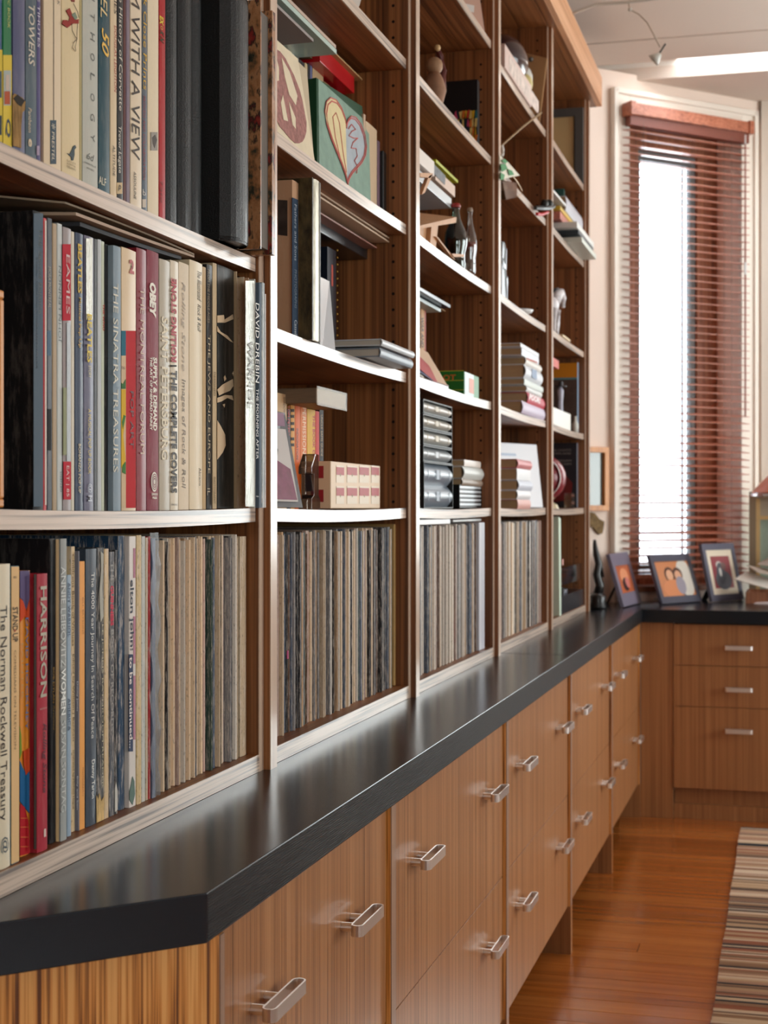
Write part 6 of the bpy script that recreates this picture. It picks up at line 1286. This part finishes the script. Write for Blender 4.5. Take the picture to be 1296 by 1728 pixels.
photo_frame('wide dark photo frame showing two smiling people embracing, in the middle', (1118, 1021), (1185, 1016), (1097, 937), (1161, 935), (.022, .028), (78, 76, 88), None, ((196, 124, 80), [(.80, .5, .24, .55, (206, 196, 184)), (.78, .2, .2, .24, (40, 60, 84)), (.36, .62, .15, .22, (92, 58, 44)), (.36, .60, .10, .16, (214, 160, 126)), (.60, .62, .14, .2, (80, 52, 42)), (.60, .58, .10, .15, (210, 156, 124)), (.38, .22, .3, .26, (206, 130, 86)), (.62, .3, .14, .26, (150, 140, 150))]))
photo_frame('upright slate photo frame with a cream mat around a dark reddish portrait, at the right', (1202, 1017), (1256, 1013), (1181, 918), (1240, 915), (.022, .026), (92, 90, 104), (.026, (222, 206, 184)), ((146, 64, 70), [(.5, .25, .42, .3, (96, 96, 104)), (.42, .45, .22, .35, (84, 86, 94)), (.38, .72, .16, .12, (196, 186, 180)), (.40, .5, .07, .14, (210, 206, 200)), (.6, .68, .13, .12, (120, 90, 88))]))
# small things on the sill behind the frames
def onW(u, v): return SZ(u, v, WZ)
p0, p1 = onW(1084, 1012), onW(1116, 1010)
bs2 = solo('woven_box', MB().box(min(p0.x, p1.x), max(p0.x, p1.x), p0.y, p0.y+.05, WZ, WZ+.035), P((200, 168, 120), .8, var=.3, scale=(160, 160, 160)), 'small straw-coloured box between the first two photo frames', 'box')
solo('white_card_pack', MB().box(min(p0.x, p1.x)+.004, max(p0.x, p1.x)+.01, p0.y-.06, p0.y-.004, WZ, WZ+.012), P((232, 232, 230), .4), 'flat white pack lying in front of the small straw-coloured box', 'pack')
p0 = onW(1192, 1006); solo('glass_paperweight', MB().ball((p0.x, p0.y, WZ+.014), .014, 14), glass_mat((190, 210, 200), .3, .05), 'small clear glass ball between the second and third photo frames', 'paperweight', smooth=True)
# tray with papers, right edge
ty_ = 6.18; t0 = SY(1258, 1000, ty_)
tr = thing('wooden_tray', 'low dark brown wooden tray at the right edge of the worktop', 'tray', (t0.x, ty_, WZ)); MW[tr.name] = Matrix.Translation(tr.location).inverted()
tm = W_SASH
part('tray_front', MB().box(0, .36, 0, .012, .0, .045), tm, tr); part('tray_back', MB().box(0, .36, .24, .252, 0, .045), tm, tr); part('tray_side', MB().box(0, .012, .012, .24, 0, .045), tm, tr); part('tray_side', MB().box(.348, .36, .012, .24, 0, .045), tm, tr); part('tray_bottom', MB().box(.012, .348, .012, .24, 0, .006), tm, tr)
random.seed(8)
for i, (cc_, lab) in enumerate((((236, 232, 224), 'blank white sheet propped on the tray'), ((196, 182, 168), 'folded beige paper propped on the tray'), ((206, 194, 184), 'crumpled pale pamphlet sticking out of the tray'), ((176, 164, 150), 'greyish envelope lying across the tray'))):
    a_ = random.uniform(-.5, .5); q = [Vector((x, y, 0)) for x, y in ((-.08, -.06), (.08, -.06), (.08, .06), (-.08, .06))]
    Mt = Matrix.Translation((t0.x+.05+.045*i, ty_+.07+.03*i, WZ+.085+.035*i)) @ Matrix.Rotation(a_, 4, 'Z') @ Matrix.Rotation(math.radians(14-4*i), 4, 'Y') @ Matrix.Rotation(math.radians(12), 4, 'X')
    solo('paper', MB().quadslab(q, (0, 0, .003)).tf(Mt), P(cc_, .7), lab, 'paper')
p0 = onW(1284, 1019)
solo('crumpled_wrapper', MB().add([(p0.x-.03, p0.y, WZ), (p0.x+.05, p0.y-.01, WZ), (p0.x+.06, p0.y+.06, WZ+.004), (p0.x-.01, p0.y+.07, WZ), (p0.x+.02, p0.y+.03, WZ+.022), (p0.x+.04, p0.y+.02, WZ+.016)], [(0, 1, 4), (1, 5, 4), (1, 2, 5), (2, 3, 4), (2, 4, 5), (3, 0, 4), (0, 3, 2, 1)]), P((214, 206, 206), .15, coat=.8), 'crumpled shiny wrapper on the worktop before the tray', 'wrapper')
# tall framed picture and lamp shade at the right edge
yp = 6.47; g0, g1 = SY(1264, 830, yp), SY(1264, 1000, yp)
pfm = thing('picture_frame', 'tall gilt-edged frame around a pale green picture, leaning behind the tray', 'frame'); MW[pfm.name] = Matrix.Identity(4)
gold = P((206, 172, 120), .4, metal=.2); xw = g0.x+.34
part('frame_stile', MB().box(g0.x, g0.x+.028, yp, yp+.02, WZ, g0.z), P((140, 120, 96), .5), pfm); part('frame_stile', MB().box(xw-.028, xw, yp, yp+.02, WZ, g0.z), P((140, 120, 96), .5), pfm)
part('frame_rail', MB().box(g0.x+.028, xw-.028, yp, yp+.02, g0.z-.028, g0.z), P((140, 120, 96), .5), pfm); part('frame_rail', MB().box(g0.x+.028, xw-.028, yp, yp+.02, WZ, WZ+.03), P((140, 120, 96), .5), pfm)
part('gilt_slip', MB().box(g0.x+.028, g0.x+.044, yp+.004, yp+.016, WZ+.03, g0.z-.028).box(g0.x+.044, xw-.028, yp+.004, yp+.016, g0.z-.115, g0.z-.1), gold, pfm)
part('upper_field', MB().box(g0.x+.044, xw-.028, yp+.012, yp+.018, g0.z-.1, g0.z-.028), P((170, 156, 136), .6), pfm)
part('picture_field', MB().box(g0.x+.044, xw-.028, yp+.012, yp+.018, WZ+.03, g0.z-.115), P((150, 166, 150), .5, var=.06, scale=(90, 90, 90)), pfm)
sh0 = SY(1268, 834, 6.27)
lmp = thing('table_lamp', 'table lamp with a wide coppery cone shade, cut off by the right frame edge', 'lamp', (sh0.x+.17, 6.27, WZ)); MW[lmp.name] = Matrix.Translation(lmp.location).inverted()
hz = sh0.z-WZ
part('lamp_shade', MB().lathe([(.168, hz), (.172, hz+.006), (.07, hz+.115), (.066, hz+.112), (.165, hz+.004)], (0, 0, 0), 32, cap=False), P((182, 104, 78), .3, coat=.6), lmp, smooth=False)
part('shade_rim', MB().lathe([(.174, hz-.008), (.176, hz), (.170, hz+.004), (.168, hz-.006)], (0, 0, 0), 32, cap=False), P((206, 206, 206), .2, metal=.8), lmp)
part('pole', MB().lathe([(.006, .01), (.006, hz+.15)], (.33, 0, 0), 10), M_CHROME, lmp); part('arm', MB().tube([(.33, 0, hz+.15), (.0, 0, hz+.15), (0, 0, hz+.10)], .005, 8), M_CHROME, lmp); part('base', MB().lathe([(.07, 0), (.07, .008), (.01, .014)], (.33, 0, 0), 24), M_CHROME, lmp)
# ================================================================ CEILING TRACK LIGHT
tk = thing('track_light', 'thin ceiling cable lamp with a curved arm and small glass spot head', 'lamp', (0, 0, 0)); MW[tk.name] = Matrix.Identity(4)
YT = 4.9
def C(u, v): return SY(u, v, YT)
wm = P((206, 200, 190), .35)
rp_ = [C(963, 24), C(975, 19), C(1005, 8), C(1060, 4), C(1120, -4), C(1300, -16)]
part('track_rail', MB().tube(rp_, .0055, 8), wm, tk, smooth=True)
part('arm', MB().tube([C(1060, 2), C(1063, 16), C(1078, 24), C(1092, 38), C(1103, 58), C(1114, 80)], .0022, 8), P((190, 176, 160), .4), tk, smooth=True)
part('connector', MB().ball(C(1063, 16), .007, 8), wm, tk, smooth=True)
hc = C(1112, 92); part('stem', MB().tube([C(1123, 74), C(1114, 88), C(1108, 98)], .003, 8), P((70, 66, 62), .4), tk)
dv = (C(1100, 103)-C(1114, 90)).normalized()
Mh = Matrix.Translation(C(1108, 97)) @ dv.to_track_quat('Z', 'Y').to_matrix().to_4x4()
part('spot_head', MB().lathe([(.006, -.016), (.012, -.006), (.022, .014), (.020, .014), (.010, -.004)], (0, 0, 0), 18, cap=False).tf(Mh), P((216, 216, 208), .15, coat=.8), tk, smooth=True)
part('bulb', MB().ball((0, 0, .002), .008, 10).tf(Mh), P((240, 236, 226), .2), tk, smooth=True)
part('ceiling_stem', MB().tube([C(1063, 2), Vector((C(1063, 2).x, YT, CEIL))], .003, 6), wm, tk)

# ================================================================ settle: keep every loose thing inside its bay, on its shelf and under the next one
bpy.context.view_layer.update()
def bounds(o):
    lo, hi = Vector((9, 9, 9)), Vector((-9, -9, -9)); st_ = [(o, Matrix.LocRotScale(o.location, o.rotation_euler, o.scale) if o.type != 'EMPTY' or o.rotation_euler[:] != (0, 0, 0) else o.matrix_world)]
    st_ = [o]
    while st_:
        q = st_.pop(); st_ += list(q.children)
        if q.type == 'MESH':
            for c in q.bound_box:
                w_ = q.matrix_world @ Vector(c)
                for i in range(3): lo[i] = min(lo[i], w_[i]); hi[i] = max(hi[i], w_[i])
    return lo, hi
def shift(o, d):
    if all(abs(x) < 1e-6 for x in d): return
    if o.type == 'EMPTY' or o.matrix_basis != Matrix.Identity(4) or True: o.location = o.location+Vector(d)
skip = {'bookcase_unit', 'bookcase_cornice', 'worktop', 'drawer_unit', 'track_light', 'fishing_stick', 'hanging_pouch', 'clamp', 'venetian_blind', 'rug'}
for o in [x for x in COL.objects if x.parent is None and x.get('category') and x.name.split('.')[0] not in skip]:
    lo, hi = bounds(o)
    if lo.x > .02 or hi.y > 5.6: continue
    ym = (lo.y+hi.y)/2; b = max([1]+[k for k in range(1, 6) if ym > FIN[k-1]+.014]); a, c = BAY[b]; d = Vector((0, 0, 0))
    if hi.y > c-.0008: d.y = c-.0008-hi.y
    if lo.y+d.y < a+.0008 and hi.y-lo.y < c-a-.002: d.y = max(d.y, a+.0008-lo.y)
    if lo.x < -.344: d.x = -.344-lo.x
    levels = [(.785, None)]+[(None, zt) for zt in SHELVES[b]]
    for base, zt in levels:
        top = base if base else max(shelf_z(b, zt, lo.y+d.y), shelf_z(b, zt, hi.y+d.y))
        if -.012 < lo.z-top < .0035: d.z = top+.0004-lo.z
    for zt in SHELVES[b]:
        und = min(shelf_z(b, zt, lo.y), shelf_z(b, zt, hi.y), shelf_z(b, zt, ym))-.0205
        if und < hi.z+d.z < und+.03 and d.z <= 0: d.z = und-hi.z
    shift(o, d)

def accent(b, u, col, bands):
    """one sleeve of the row with its own bright printed bands"""
    l = [o for o in COL.objects if o.name.startswith('record_sleeve') and o.parent is None and ORD[b]+' bookcase' in o.get('label', '') and 'spine of' in o['label']]
    y = S(u, 857, -.02).y; o = min(l, key=lambda q: abs(q.matrix_world.translation.y+.004-y)); w_ = o.dimensions.x
    o.color = (*lin(col), 1); o['label'] = 'black '+o['label'].split(' ', 1)[1]; o['group'] = 'black '+o['group'].split(' ', 1)[1]
    for v0, v1, c in bands:
        z0, z1 = S(u, v1, -.02).z-.7855, S(u, v0, -.02).z-.7855
        part('printed_band', MB().box(w_*.1, w_*.9, -.0008, .0006, z0, z1), P(c, .5), o)
accent(3, 768, (24, 24, 26), ((1027, 1049, (214, 160, 30)), (1049, 1086, (190, 34, 30))))
accent(2, 494, (24, 26, 30), ((1098, 1112, (180, 50, 110)),))
recs = {}
for o in COL.objects:
    if o.name.startswith('record_sleeve') and o.parent is None and 'spine of a record sleeve' in o.get('label', ''):
        y = o.matrix_world.translation.y; b = max(k for k in range(1, 6) if y > FIN[k-1]); recs.setdefault(b, []).append((y, o))
ordn = lambda n: '%d%s' % (n, 'th' if 10 <= n % 100 <= 20 else {1: 'st', 2: 'nd', 3: 'rd'}.get(n % 10, 'th'))
for b, l in recs.items():
    l.sort(key=lambda t: t[0], reverse=b > 1)
    for n, (y, o) in enumerate(l, 1):
        c = o['label'].split()[0]; nme = 'row' if n == 1 else ordn(n)
        o['label'] = {1: f'{c} record sleeve, {ordn(n)} right of the plastic-bagged blue one, first bookcase unit', 2: f'{c} record sleeve, {ordn(n)} left of the ochre record box, second bookcase unit',
                      3: f'{c} record sleeve, {ordn(n)} left of the lilac-grey boxes, third bookcase unit', 4: f'{c} record sleeve, {ordn(n)} from the right end, fourth bookcase unit'}[b]
